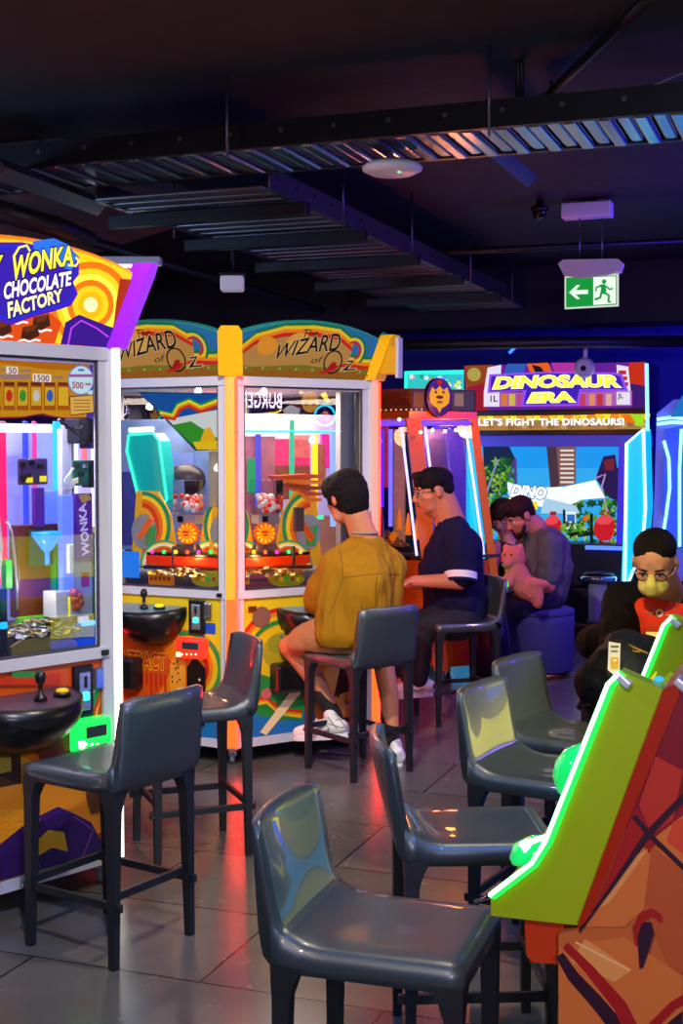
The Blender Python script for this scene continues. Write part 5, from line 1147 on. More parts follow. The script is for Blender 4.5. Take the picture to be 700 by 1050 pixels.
    # chrome clamps on top
    SIL = mat('silver_clamp', 'd8dce0', .38, metal=.6)
    for (x, y) in ((596, 700), (655, 704)):
        c_ = FC.px(x+44, y-2) + off + U*.01
        MB().box(c_, (.028, .05, .016), SIL, Matrix((V, U, Z)).transposed() @ Euler((0, .7, 0)).to_matrix(), bevel=.004).build('chrome_clamp', root)
    c_ = FC.px(672, 701) + off + U*.05; MB().ball(c_, (.01, .01, .006), led('30c0ff', 1.0) if k == 0 else CHROME, nu=12, nv=8).build('top_lamp', root)
    if k == 0: MB().cyl(FC.px(504, 922)+U*.02, FC.px(480, 933)+U*.05, .004, CHROME, n=8).build('lever', root)
    return root
console_unit('game_console', 'lime green slanted console with glowing edge at the right foreground', 0)
console_unit('game_console', 'second lime green console behind the foreground one beside the backpack', 1)
console_unit('game_console', 'third lime green console in the row, hidden beyond the second', 2)
# chrome lever under first console
lv = 0 and thing('console_lever', 'thin chrome lever sticking out under the foreground green console', 'lever', FC.px(500, 925)) if False else None
# ================================================================ counter stools
def leather_mat():
    m = mat('dark_grey_leather', '323c42', .4, bump=.07, bscale=500, var=.05, spec=1.0, coat=.4)
    return m
LEA = leather_mat(); LEG = mat('black_leather_legs', '1c1d22', .45, bump=.2, bscale=200, var=.1)
SH = .62; SW = .195; SD = .205
def make_stool(name, label, grp='leather counter stools'):
    t = thing(name, label, 'stool', group=None)
    # seat slab, gently crowned with stitched rim
    mb = MB(); n = 12; vs = []; fs = []
    for j in range(n+1):
        for i in range(n+1):
            x = -SD + 2*SD*i/n; y = -SW + 2*SW*j/n
            ex = 1 - abs(2*i/n-1)**6; ey = 1 - abs(2*j/n-1)**6
            z = SH - .012*(1-min(ex, ey)) - .010*(1-(2*i/n-1)**2)*(1-(2*j/n-1)**2)
            if i < 3: z += .05*((3-i)/3)**2      # sweeps up into the back
            vs.append((x, y, z))
    N_ = len(vs); W_ = n+1
    for j in range(n):
        for i in range(n): a_ = j*W_+i; fs.append((a_, a_+1, a_+W_+1, a_+W_))
    rim = [i for i in range(W_)] + [j*W_+n for j in range(1, W_)] + [n*W_+i for i in range(n-1, -1, -1)] + [j*W_ for j in range(n-1, 0, -1)]
    lo = []
    for k in rim: v = vs[k]; lo.append((v[0]*1.0, v[1]*1.0, SH-.062)); 
    base = len(vs); vs += lo; R_ = len(rim)
    for k in range(R_): fs.append((rim[k], rim[(k+1) % R_], base+(k+1) % R_, base+k)[::-1])
    fs.append(tuple(base+k for k in range(R_)))
    mb.add(vs, fs, LEA, True); s_ = mb.build('seat', t)
    # backrest: curved in plan, leaning back, flowing up from the seat
    mb = MB(); prof = [(-.158, SH-.004), (-.176, SH+.012), (-.19, SH+.04), (-.20, SH+.09), (-.21, SH+.16), (-.222, SH+.22), (-.230, SH+.247), (-.241, SH+.254), (-.254, SH+.248), (-.252, SH+.2), (-.244, SH+.1), (-.232, SH+.02), (-.222, SH-.03), (-.20, SH-.055)]
    m_ = 12; vs = []; fs = []; P_ = len(prof)
    for j in range(m_+1):
        u_ = 2*j/m_-1; y = u_*SW
        for k, (x, z) in enumerate(prof):
            h = max(0, (z-SH)/.27); curve = .028*(1-u_*u_)*min(1, h*1.3); edge = .005*abs(u_)**8
            xx = x - curve + (edge*(1 if x < -.225 else -1) if h > .1 else 0)
            zz = z - (.014*abs(u_)**6 if h > .9 else 0) - .004*(1-u_*u_)*h
            vs.append((xx, y*(1-.04*h), zz))
    for j in range(m_):
        for k in range(P_-1): a_ = j*P_+k; fs.append((a_, a_+P_, a_+P_+1, a_+1))
    fs.append(tuple(range(P_))); fs.append(tuple(m_*P_+k for k in reversed(range(P_))))
    mb.add(vs, fs, LEA, True); b_ = mb.build('backrest', t)
    # legs
    L_ = []
    for sx in (-1, 1):
        for sy in (-1, 1):
            mb = MB(); x0 = sx*(SD-.022); y0 = sy*(SW-.022); x1 = sx*(SD-.016); y1 = sy*(SW-.012)
            secs = [(0, .0125, 0), (.25, .0155, 0), (.5, .019, 0), (SH-.09, .021, .003), (SH-.05, .022, .012)]
            vs = []
            for (z, r, g) in secs:
                tt = z/SH; cx_ = x1*(1-tt)+x0*tt; cy_ = y1*(1-tt)+y0*tt
                for (a_, b__) in ((-1, -1), (1, -1), (1, 1), (-1, 1)):
                    gx = g*2 if a_ == -sx else 0; gy = g*2 if b__ == -sy else 0
                    vs.append((cx_+a_*(r+gx), cy_+b__*(r+gy), z))
            k = len(secs); fs = [(3, 2, 1, 0), tuple(range(4*k-4, 4*k))] + [(4*i+j, 4*i+(j+1) % 4, 4*i+4+(j+1) % 4, 4*i+4+j) for i in range(k-1) for j in range(4)]
            mb.add(vs, fs, LEG); mb.build('leg', t)
    for sy in (-1, 1): MB().box((0, sy*(SW-.016), .2), (2*SD+.03, .016, .026), LEG, bevel=.002).build('footrest_bar', t)
    MB().box((SD-.03, 0, .225), (.016, 2*SW-.03, .026), LEG, bevel=.002).build('footrest_bar', t)
    MB().box((-SD+.03, 0, .225), (.016, 2*SW-.03, .026), LEG, bevel=.002).build('footrest_bar', t)
    for sy in (-1, 1): MB().cyl((SD+.004, sy*(SW-.002), .2), (SD+.004, sy*(SW+.004), .2), .005, CHROME, n=8).build('screw', t)
    return t
STOOLS = [
    ((-.775, 4.355), (-.83, .56), 'dark leather counter stool in front of the chocolate factory machine'),
    ((-.62, 5.38), (-.93, -.37), 'dark leather counter stool beside the glowing orange corner strip of the middle machine'),
    ((.087, 6.70), (-.62, .79), 'dark leather counter stool the person in the mustard shirt sits on'),
    ((.70, 7.98), (-.93, -.3), 'dark leather counter stool the man in the navy shirt sits on'),
    ((.107, 2.824), (.95, -.31), 'empty dark leather counter stool nearest the camera, its back turned left'),
    ((.36, 3.595), (.99, .05), 'empty dark leather counter stool second from the camera in the right row'),
    ((.68, 4.25), (.86, -.50), 'empty dark leather counter stool third in the right row with yellow and blue sheen'),
    ((.86, 4.80), (.82, -.57), 'empty dark leather counter stool furthest in the right row, mostly hidden'),
    ((1.36, 5.85), (-.25, -.97), 'dark leather counter stool under the masked man with the backpack'),
]
st0 = make_stool('counter_stool', STOOLS[0][2])
for i, (p, f, lab) in enumerate(STOOLS):
    o = st0 if i == 0 else copy_tree(st0)
    o.location = (p[0], p[1], 0); o.rotation_euler = (0, 0, atan2(f[1], f[0])); o['label'] = lab; o['group'] = 'leather counter stools'
# round pouf
pp = floor_pt(555, 697); pp.z = 0; pp.y += .2; pp.x += .03
pf = thing('round_pouf', 'round blue violet pouf stool with a brass base ring under the man in grey', 'pouf', pp)
fab = mat('blue_violet_fabric', '3a3480', .8, bump=.4, bscale=300, var=.15)
MB().lathe([(.2, .0), (.215, .005), (.215, .035), (.2, .04)], mat('brass_ring', 'b07838', .25, metal=1), pp, 36).build('base_ring', pf)
mb = MB(); mb.lathe([(.22, .04), (.232, .06), (.234, .4), (.232, .455)], fab, pp, 40); mb.build('body', pf)
MB().lathe([(.232, .45), (.238, .465), (.23, .49), (.19, .503), (0, .508)], fab, pp, 40).build('seat_cushion', pf)
# ================================================================ people
def capsule(p0, r0, p1, r1, n=14, m=5):
    """tapered capsule as a closed mesh"""
    p0 = Vector(p0); p1 = Vector(p1); d = (p1-p0); L = d.length; d = d/L if L > 1e-6 else Vector((0, 0, 1)); R = d.to_track_quat('Z', 'Y').to_matrix()
    vs = []; fs = []; rows = []
    for i in range(m+1): a = pi/2*i/m; rows.append((r0*sin(a), -r0*cos(a)))
    for i in range(m+1): a = pi/2*i/m; rows.append((r1*cos(a), L + r1*sin(a)))
    for r, h in rows:
        for j in range(n): t = 2*pi*j/n; vs.append(p0 + R @ Vector((r*cos(t), r*sin(t), h)))
    for i in range(len(rows)-1):
        for j in range(n): fs.append((i*n+j, i*n+(j+1) % n, (i+1)*n+(j+1) % n, (i+1)*n+j))
    return vs, fs
class Blob:
    """union of capsules and ellipsoids fused into one smooth skin"""
    def __init__(s): s.v = []; s.f = []
    def _a(s, vs, fs): o = len(s.v); s.v += [Vector(v) for v in vs]; s.f += [tuple(o+k for k in f) for f in fs]; return s
    def cap(s, p0, r0, p1, r1): return s._a(*capsule(p0, r0, p1, r1))
    def chain(s, pts, rs):
        for i in range(len(pts)-1): s.cap(pts[i], rs[i], pts[i+1], rs[i+1])
        return s
    def ell(s, c, r, R=None, nu=20, nv=14):
        mb = MB(); mb.ball(c, r, None, R, nu, nv); return s._a(mb.v, mb.f)
    def build(s, name, m, parent, vox=.008, smooth=3, disp=0, dscale=.1, cut=None, fac=.5):
        me = bpy.data.meshes.new('t'); me.from_pydata([v for v in s.v], [], s.f); o = bpy.data.objects.new('t', me); C.objects.link(o)
        r = o.modifiers.new('r', 'REMESH'); r.mode = 'VOXEL'; r.voxel_size = vox; r.use_smooth_shade = True
        sm = o.modifiers.new('s', 'SMOOTH'); sm.factor = fac; sm.iterations = smooth
        if disp:
            t = bpy.data.textures.new('wrinkle', 'CLOUDS'); t.noise_scale = dscale; t.noise_depth = 1
            dm = o.modifiers.new('d', 'DISPLACE'); dm.texture = t; dm.strength = disp; dm.mid_level = .5; dm.texture_coords = 'GLOBAL'
            s2 = o.modifiers.new('s2', 'SMOOTH'); s2.factor = .5; s2.iterations = 2
        bpy.context.view_layer.update()
        m2 = bpy.data.meshes.new_from_object(o.evaluated_get(bpy.context.evaluated_depsgraph_get()))
        bpy.data.objects.remove(o); bpy.data.meshes.remove(me)
        if cut:
            bm = bmesh.new(); bm.from_mesh(m2)
            for (co, no) in cut:
                bmesh.ops.bisect_plane(bm, geom=bm.verts[:]+bm.edges[:]+bm.faces[:], plane_co=co, plane_no=no, clear_outer=True)
            bm.to_mesh(m2); bm.free()
        off = Vector((0, 0, 0)); q = parent
        while q is not None: off += q.location; q = q.parent
        for v in m2.vertices: v.co -= off
        m2.materials.clear(); m2.materials.append(m); m2.name = name
        for p in m2.polygons: p.use_smooth = True; p.material_index = 0
        ob = bpy.data.objects.new(name, m2); C.objects.link(ob); ob.parent = parent; return ob
def frame(fwd, up=(0, 0, 1)):
    """columns x = left->right of the person (right hand side), y = forward, z = up"""
    f = Vector(fwd).normalized(); u = Vector(up); r = f.cross(u).normalized(); u = r.cross(f).normalized()
    return Matrix((r, f, u)).transposed()
SKIN = lambda c='c88a68': mat('skin_' + c, c, .5, bump=.08, bscale=180, var=.05)
HAIR = lambda c='120c0a': mat('hair_' + c, c, .7, bump=.6, bscale=160, var=.3, spec=.15)
def head(B, c, R, s=1.0, female=False):
    """adds a head to blob B. c centre of the skull, R frame"""
    P = lambda x, y, z: Vector(c) + R @ Vector((x*s, y*s, z*s))
    B.ell(P(0, -.012, .025), (.074*s, .092*s, .085*s), R)           # cranium
    B.ell(P(0, .022, -.03), (.062*s, .066*s, .078*s), R)            # face
    B.cap(P(-.028, .03, -.075), .03*s, P(.028, .03, -.075), .03*s)  # jaw
    B.cap(P(0, .058, -.088), .018*s, P(0, .05, -.08), .02*s)        # chin
    B.cap(P(-.03, .066, .022), .013*s, P(.03, .066, .022), .013*s)  # brow
    B.cap(P(0, .083, .005), .008*s, P(0, .1, -.03), .012*s)         # nose
    B.cap(P(-.012, .088, -.034), .008*s, P(.012, .088, -.034), .008*s)
    B.cap(P(-.018, .078, -.06), .007*s, P(.018, .078, -.06), .007*s)  # lips
    for sx in (-1, 1):
        B.cap(P(sx*.04, .06, -.02), .016*s, P(sx*.05, .03, -.03), .018*s)  # cheek
        B.ell(P(sx*.078, -.01, -.008), (.008*s, .019*s, .031*s), R)    # ear
    return P
def face_bits(P, R, par, s=1.0, look=-.3, lips='a05048', brow='1a1210'):
    for sx in (-1, 1):
        mb = MB(); mb.ball(P(sx*.031, .07, .0), (.014*s, .01*s, .0085*s), mat('eye_white', 'e8e0dc', .2), R, 12, 8)
        mb.ball(P(sx*.031, .0785, -.001), (.0055*s, .003*s, .0055*s), mat('iris_dark', '140c08', .1), R, 10, 6); mb.build('eye', par, recalc=False)
        mb = MB(); mb.tube([P(sx*.014, .08, .018), P(sx*.03, .082, .024), P(sx*.047, .07, .019)], [.0028*s, .0035*s, .0018*s], HAIR(brow), n=6); mb.build('eyebrow', par)
        MB().tube([P(sx*.017, .077, .006), P(sx*.031, .0815, .0095), P(sx*.045, .073, .004)], .0018*s, HAIR(brow), n=5).build('eyelid', par)
    MB().tube([P(-.024, .077, -.06), P(0, .0885, -.058), P(.024, .077, -.06)], [.0028*s, .005*s, .0028*s], mat('lips_'+lips, lips, .4), n=6).build('lips', par)
def glasses(P, R, par, s=1.0, m=None):
    m = m or mat('dark_glasses_frame', '101014', .25)
    mb = MB()
    for sx in (-1, 1):
        mb.tube([P(sx*.033+.022*cos(t), .092-.006*abs(cos(t)) , -.002+.016*sin(t)) for t in [2*pi*k/16 for k in range(16)]], .0018*s, m, n=6, closed=True)
        mb.tube([P(sx*.055, .086, .003), P(sx*.074, .05, .004), P(sx*.08, -.005, .002), P(sx*.079, -.02, -.012)], .0017*s, m, n=6)
    mb.tube([P(-.011, .092, 0), P(0, .096, .003), P(.011, .092, 0)], .0018*s, m, n=6)
    return mb.build('glasses', par, recalc=False)
def hand(B, wr, d, nrm, s=1.0, curl=.6, side=1, spread=1.0):
    """five fingered hand. wr wrist, d pointing direction, nrm back-of-hand normal, side +1 thumb on d x nrm side"""
    d = Vector(d).normalized(); n = Vector(nrm); n = (n - d*n.dot(d)).normalized(); t = d.cross(n)*side; wr = Vector(wr)
    for k in range(4):
        off = t*(.028-.019*k)*s
        B.cap(wr + d*.012*s + off*.6, .013*s, wr + d*.085*s + off, .0115*s)
        base = wr + d*.088*s + off; ln = (.042, .047, .043, .034)[k]*s; a1 = curl*.8; a2 = curl*1.7; a3 = curl*2.4
        p1 = base + (d*cos(a1) - n*sin(a1) + t*(.10*(1.5-k))*spread*.5)*ln
        p2 = p1 + (d*cos(a2) - n*sin(a2))*ln*.65; p3 = p2 + (d*cos(a3) - n*sin(a3))*ln*.5
        B.chain([base, p1, p2, p3], [.0095*s, .0088*s, .008*s, .0072*s])
    b = wr + d*.025*s + t*.03*s; p1 = b + (d*.6 + t*.65 - n*.35).normalized()*.04*s; p2 = p1 + (d*.85 + t*.2 - n*.5).normalized()*.03*s
    B.chain([wr + d*.02*s + t*.01*s, b, p1, p2], [.015*s, .014*s, .011*s, .0085*s])
def shoe(c, fwd, par, m, sole, s=1.0, name='sneaker', tilt=0):
    R = frame(fwd); P = lambda x, y, z: Vector(c) + R @ Vector((x*s, y*s, z*s))
    B = Blob(); B.chain([P(0, -.09, .055), P(0, -.02, .06), P(0, .06, .045), P(0, .14, .035)], [.042*s, .044*s, .042*s, .034*s]); B.cap(P(0, -.07, .06), .04*s, P(0, -.045, .115), .036*s)
    B.cap(P(.008, .02, .04), .044*s, P(.006, .11, .03), .042*s)
    o = B.build(name, m, par, vox=.007, smooth=4)
    mb = MB(); n = 24; pts = []
    for k in range(n):
        t = 2*pi*k/n; y = .025+.155*sin(t); x = .046*cos(t)*(1.05 if y > .05 else .9); pts.append(P(x, y, -.002))
    mb.prism(pts, R @ Vector((0, 0, .026*s)), sole); mb.build('sole', o)
    mb = MB()
    for k in range(4): mb.tube([P(-.026, .035+.02*k, .088-.006*k), P(0, .035+.02*k, .1-.008*k), P(.026, .035+.02*k, .088-.006*k)], .0035*s, sole, n=6)
    mb.build('laces', o, recalc=False)
    mb = MB()
    for sx in (-1, 1): mb.tube([P(sx*.047, -.05, .05), P(sx*.05, .0, .04), P(sx*.048, .05, .06)], .005*s, mat('grey_accent', '84888c', .5), n=6)
    mb.build('accent_stripe', o, recalc=False)
    return o
WSH = mat('white_sneaker', 'e4e2dc', .5, bump=.1, bscale=100); WSO = mat('white_rubber', 'f0f0ec', .5)

# ---------------------------------------------------------------- person in the mustard shirt
P1 = thing('person', 'person with short black hair in a loose mustard shirt playing the middle machine', 'person', (.09, 6.7, 0))
fw = Vector((-.62, .79, 0)); rt = Vector((.79, .62, 0)); sk = SKIN('c07850')
pel = Vector((.07, 6.70, .72)); che = at(372, 590, 6.76); nk = at(374, 547, 6.80); hc = at(354, 510, 6.84)
shL = at(343, 582, 6.72); shR = at(402, 582, 6.93)
B = Blob()
Rh = frame((-.66, .70, -.28), (0, 0, 1)); HP = head(B, hc, Rh, 1.2)
B.cap(hc + Rh @ Vector((0, -.04, -.06)), .064, nk + Vector((.0, 0, -.03)), .075); B.cap(nk + Vector((0, 0, -.02)), .058, che, .1); B.chain([pel, che], [.13, .13])
elL = at(326, 616, 6.80); wrL = at(309, 634, 7.08); elR = che + fw*.18 + rt*.24 + Z*-.12; wrR = che + fw*.34 + rt*.05 - Z*.2
B.chain([shL, elL, wrL], [.05, .042, .028]); hand(B, wrL, (wrL-elL), Z, curl=.7, side=1)
B.chain([shR, elR, wrR], [.05, .042, .028]); hand(B, wrR, fw-rt*.3, Z, curl=.7, side=-1)
hipL = pel + rt*-.09; hipR = pel + rt*.09
knL = at(297, 663, 6.90); anL = at(343, 733, 6.84); knR = at(391, 668, 7.05); anR = at(402, 757, 6.86)
B.chain([hipL, knL], [.095, .06]); B.chain([knL, (knL+anL)/2 + Vector((.02, 0, -.0)), anL], [.058, .052, .036]); B.chain([hipR, knR], [.095, .06]); B.chain([knR, (knR+anR)/2 + Vector((.01, -.02, 0)), anR], [.058, .054, .036])
body = B.build('body', sk, P1, vox=.0075, smooth=3)
# shirt
MUS = cloth('mustard_cotton', '9a6c0c', (10, 10, 2.2), .9, .25)
S = Blob(); back = -fw
S.chain([pel + Z*.02 + back*.02, pel + Z*.22 + back*.03, che + Z*.02, nk + Z*-.10], [.175, .175, .17, .11])
S.cap(nk + rt*-.03 + Z*-.07, .085, shL + Z*.01, .075); S.cap(nk + rt*.03 + Z*-.07, .085, shR + Z*.01, .075)
S.chain([pel + rt*-.1 + Z*.0, che + rt*-.12, shL], [.14, .13, .085]); S.chain([pel + rt*.1 + Z*.0, che + rt*.12, shR], [.14, .13, .085]); S.cap(shL + Z*.01, .07, shR + Z*.01, .07)
S.chain([shL + Z*.0, shL*.35 + elL*.65 + Z*.01, elL], [.085, .088, .08]); S.chain([shR, shR*.4 + elR*.6, elR*.9+wrR*.1], [.085, .085, .075])
S.cap(nk + Z*-.035, .07, nk + Z*-.1, .1)
shirt = S.build('shirt', MUS, P1, vox=.01, smooth=6, disp=.03, dscale=.14, cut=[(pel + Z*-.06, (0, 0, -1)), (nk + Z*.012, (.1, -.1, 1))])
sf = Surf(shirt); SEAM = mat('mustard_seam', '6e4c08', .9)
sf.line([(352, 592), (372, 590), (395, 588), (418, 590)], .0022, SEAM, 'yoke_seam', lift=.0)
sf.line([(386, 591), (385, 610), (387, 640)], .003, SEAM, 'back_pleat', lift=.0); sf.line([(393, 590), (396, 612), (398, 640)], .003, SEAM, 'back_pleat', lift=.0)
sf.line([(348, 562), (351, 580), (352, 592), (345, 612), (338, 630)], .0025, SEAM, 'shoulder_seam', lift=.0)
# white collar ring of the undershirt
mb = MB(); mb.tube([nk + Z*.006 + rt*.08*cos(t) + fw*.075*sin(t) for t in [2*pi*k/20 for k in range(20)]], .006, mat('pale_tshirt', '8a8478', .7), n=6, closed=True); mb.build('undershirt_collar', P1)
S = Blob(); TAN = mat('tan_shorts', 'a87848', .8, bump=.2, bscale=200, var=.1)
S.chain([pel + Z*-.01, pel + fw*.1 + Z*-.02], [.16, .15]); S.chain([hipL, hipL*.3+knL*.7], [.125, .095]); S.chain([hipR, hipR*.3+knR*.7], [.125, .095])
S.build('shorts', TAN, P1, vox=.01, smooth=4, disp=.012, dscale=.06, cut=[(Vector((0, 0, SH-.004)), (0, 0, -1))])
hm = (Vector((-.0, 0, 0)))
S = Blob(); S.chain([hc + Rh @ Vector((0, -.026, .04)), hc + Rh @ Vector((0, -.035, -.0))], [.108, .104]); S.ell(hc + Rh @ Vector((0, .01, .06)), (.104, .12, .082), Rh); S.ell(hc + Rh @ Vector((0, -.06, -.05)), (.086, .06, .072), Rh)
for sx in (-1, 1): S.cap(hc + Rh @ Vector((sx*.09, .01, .04)), .026, hc + Rh @ Vector((sx*.092, .02, -.02)), .018)
S.build('hair', HAIR('100a0a'), P1, vox=.007, smooth=4, disp=.01, dscale=.02)
face_bits(HP, Rh, P1, 1.2)
BLK = mat('black_sock', '0c0c10', .8, bump=.3, bscale=250)
def sock(kn, an, t0, par):
    S = Blob(); S.chain([an + (kn-an)*t0, an, an + Z*-.03], [.047, .041, .04]); S.build('sock', BLK, par, vox=.006, smooth=2)
sock(knL, anL, .33, P1); sock(knR, anR, .25, P1)
sh_o = shoe(at(333, 757, 6.83) , (-.86, .35, -.12), P1, WSH, WSO, 1.03)
sf = Surf(sh_o); GA = mat('grey_accent', '84888c', .5)
for ln_ in ([(322, 748), (336, 742), (350, 746), (360, 744)], [(330, 738), (338, 748)], [(336, 735), (345, 747)], [(343, 731), (353, 744)], [(347, 728), (360, 733)], [(344, 738), (356, 738)]):
    sf.line(ln_, .0028, GA, 'shoe_panel_line', lift=.0)
shoe(anR + Vector((-.0, .03, -.14)), (-.3, .9, 0), P1, WSH, WSO, 1.0)

# ---------------------------------------------------------------- man in navy
P2 = thing('person', 'man with glasses in a navy shirt with white sleeve stripes sitting in profile', 'person', (.7, 7.98, 0))
fw = Vector((-.96, -.2, 0)).normalized(); rt = fw.cross(Z); sk = SKIN('c87c58')
D2 = 8.0; pel = at(468, 628, D2); hc = at(443, 503, D2-.03); nk = at(461, 530, D2); che = at(466, 572, D2)
B = Blob(); Rh = frame((-.97, -.2, -.2)); HP = head(B, hc, Rh, 1.24)
B.cap(hc + Rh @ Vector((0, -.045, -.04)), .085, nk + Z*-.03, .095); B.cap(hc + Rh @ Vector((0, .03, -.09)), .06, nk, .075); B.cap(nk+Z*-.03, .07, che, .13); B.cap(che, .15, pel, .17)
shN = at(473, 560, D2-.2); elN = at(472, 596, D2-.26); wrN = at(424, 596, D2-.3); shF = che + rt*.2*1 + Z*.08
near = -1 if (rt.y > 0) else 1
shF = at(462, 556, D2+.2); elF = at(452, 600, D2+.24); wrF = at(418, 598, D2+.1)
B.chain([shN, elN, wrN], [.062, .052, .034]); hand(B, wrN, (-1, .05, 0), Z, curl=.5, side=-1); B.chain([shF, elF, wrF], [.06, .05, .034]); hand(B, wrF, (-1, -.05, 0), Z, curl=.5, side=1)
knN = at(432, 640, D2-.14); anN = at(428, 700, D2-.16); knF = at(424, 642, D2+.12); anF = at(420, 700, D2+.08)
for (a_, k_, n_) in ((pel+Vector((0, -.09, -.03)), knN, anN), (pel+Vector((0, .09, -.03)), knF, anF)): B.chain([a_, k_], [.1, .065]); B.chain([k_, n_], [.06, .04])
B.build('body', sk, P2, vox=.008, smooth=3)
NAV = cloth('navy_cotton', '16163a', (7, 7, 3), .7, .6)
S = Blob(); S.chain([pel + Z*.0, che + Z*-.08 + fw*.02, che + Z*.04, nk + Z*-.09], [.185, .2, .175, .1]); S.cap(pel + Z*.02 + fw*.06, .15, che + fw*.05, .15)
S.cap(shN, .085, shF, .085); S.chain([shN, shN*.2+elN*.8], [.095, .09]); S.chain([shF, shF*.25+elF*.75], [.09, .085]); S.cap(shN+Z*.03, .085, nk+Z*-.05, .095); S.cap(shF+Z*.03, .085, nk+Z*-.05, .095)
S.build('t_shirt', NAV, P2, vox=.01, smooth=5, disp=.028, dscale=.09, cut=[(nk + Z*.0, (-.25, 0, 1)), (pel+Z*-.12, (0, 0, -1))])
for (s_, e_) in ((shN, elN), (shF, elF)):
    d_ = (e_-s_).normalized(); c_ = s_*.12 + e_*.88
    mb = MB(); mb.tube([c_ - d_*.025, c_ + d_*.018], [.098, .097], mat('white_stripe', 'e8e4ec', .6), n=28, caps=False); mb.build('sleeve_stripe', P2)
    mb = MB(); mb.tube([c_ + d_*.016, c_ + d_*.034], [.0985, .094], NAV, n=28, caps=False); mb.build('sleeve_cuff', P2)
S = Blob(); S.ell(pel + Z*-.03, (.17, .2, .13)); 
for (a_, k_, n_) in ((pel+Vector((0, -.09, -.04)), knN, anN), (pel+Vector((0, .09, -.04)), knF, anF)): S.chain([a_, k_], [.125, .09]); S.chain([k_, k_*.1+n_*.9], [.085, .065])
S.build('trousers', mat('black_trousers', '14131f', .8, bump=.2, bscale=200), P2, vox=.01, smooth=4, disp=.012, dscale=.07, cut=None)
S = Blob(); S.ell(hc + Rh @ Vector((0, -.02, .055)), (.102, .124, .088), Rh); S.ell(hc + Rh @ Vector((0, -.072, .01)), (.092, .064, .085), Rh); S.cap(hc + Rh @ Vector((-.045, .07, .1)), .03, hc + Rh @ Vector((.045, .07, .1)), .03)
for sx in (-1, 1): S.cap(hc + Rh @ Vector((sx*.08, .01, .04)), .015, hc + Rh @ Vector((sx*.082, .02, .0)), .009)
S.build('hair', HAIR('100c10'), P2, vox=.007, smooth=3, disp=.01, dscale=.02)
face_bits(HP, Rh, P2, 1.24); glasses(HP, Rh, P2, 1.24)
shoe(at(424, 714, D2-.15), (-.9, -.3, 0), P2, WSH, WSO, 1.05); shoe(at(412, 712, D2+.1), (-.95, 0, 0), P2, WSH, WSO, 1.05)

# ---------------------------------------------------------------- man in grey on the pouf
P4 = thing('person', 'bearded man in a grey t-shirt on the round pouf hugging a pink plush', 'person', (pp.x, pp.y, 0))
D4 = pp.y; sk = SKIN('c87060'); GRY = cloth('grey_cotton', '5c5864', (8, 8, 2.5), .7, .5)
pel = at(556, 606, D4+.0); che = at(560, 570, D4-.02); nk = at(549, 541, D4-.02); hc = at(532, 529, D4-.06)
B = Blob(); Rh = frame((-.80, -.34, -.52)); HP = head(B, hc, Rh, 1.2)
B.cap(hc + Rh @ Vector((0, -.04, -.04)), .075, nk, .085); B.cap(nk, .07, che, .12); B.cap(che, .15, pel, .16)
shN = at(564, 558, D4-.2); elN = at(562, 602, D4-.24); wrN = at(531, 601, D4-.34); shF = at(545, 552, D4+.18); elF = at(524, 590, D4+.16); wrF = at(515, 604, D4-.12)
B.chain([shN, elN, wrN], [.06, .05, .034]); hand(B, wrN, (-1, -.1, .15), (.2, -1, .2), curl=.8, side=1); B.chain([shF, elF, wrF], [.058, .048, .034]); hand(B, wrF, (-.4, -1, 0), (-1, .2, .3), curl=.8, side=-1)
knN = at(510, 628, D4-.2); anN = at(531, 686, D4-.1); knF = at(506, 626, D4+.12); anF = at(514, 690, D4+.1)
for (a_, k_, n_) in ((pel+Vector((0, -.09, -.04)), knN, anN), (pel+Vector((0, .09, -.04)), knF, anF)): B.chain([a_, k_], [.1, .065]); B.chain([k_, n_], [.06, .04])
B.build('body', sk, P4, vox=.009, smooth=3)
S = Blob(); S.chain([pel + Z*-.0, che + Z*-.08, che + Z*.04, nk + Z*-.07+Vector((.02, 0, 0))], [.185, .195, .175, .1]); S.cap(shN, .085, shF, .085); S.chain([shN, shN*.3+elN*.7], [.1, .09]); S.chain([shF, shF*.3+elF*.7], [.095, .085]); S.cap(shN+Z*.02, .07, nk+Z*-.04, .06); S.cap(shF+Z*.02, .07, nk+Z*-.04, .06)
S.build('t_shirt', GRY, P4, vox=.011, smooth=5, disp=.03, dscale=.1, cut=[(nk + Z*.005, (-.5, 0, 1)), (pel+Z*-.1, (0, 0, -1))])
S = Blob(); S.ell(pel + Z*-.04, (.17, .2, .12))
for (a_, k_, n_) in ((pel+Vector((0, -.09, -.03)), knN, anN), (pel+Vector((0, .09, -.03)), knF, anF)): S.chain([a_, k_], [.125, .088]); S.chain([k_, k_*.08+n_*.92], [.084, .06])
S.build('trousers', mat('dark_violet_trousers', '1e1838', .8, bump=.2, bscale=200), P4, vox=.011, smooth=4, disp=.012, dscale=.07)
BRN = HAIR('2c1412')
S = Blob(); S.ell(hc + Rh @ Vector((0, -.02, .055)), (.1, .118, .084), Rh); S.ell(hc + Rh @ Vector((0, -.068, .01)), (.09, .06, .08), Rh); S.cap(hc + Rh @ Vector((-.04, .07, .098)), .032, hc + Rh @ Vector((.04, .07, .098)), .032)
for sx in (-1, 1): S.cap(hc + Rh @ Vector((sx*.08, .01, .04)), .015, hc + Rh @ Vector((sx*.082, .02, -.01)), .009)
S.build('hair', BRN, P4, vox=.008, smooth=3, disp=.012, dscale=.02)
S = Blob(); S.chain([HP(-.066, .03, -.05), HP(-.045, .055, -.09), HP(0, .07, -.105), HP(.045, .055, -.09), HP(.066, .03, -.05)], [.012, .02, .024, .02, .012]); S.cap(HP(-.02, .088, -.048), .006, HP(.02, .088, -.048), .006)
S.build('beard', BRN, P4, vox=.006, smooth=2, disp=.006, dscale=.01)
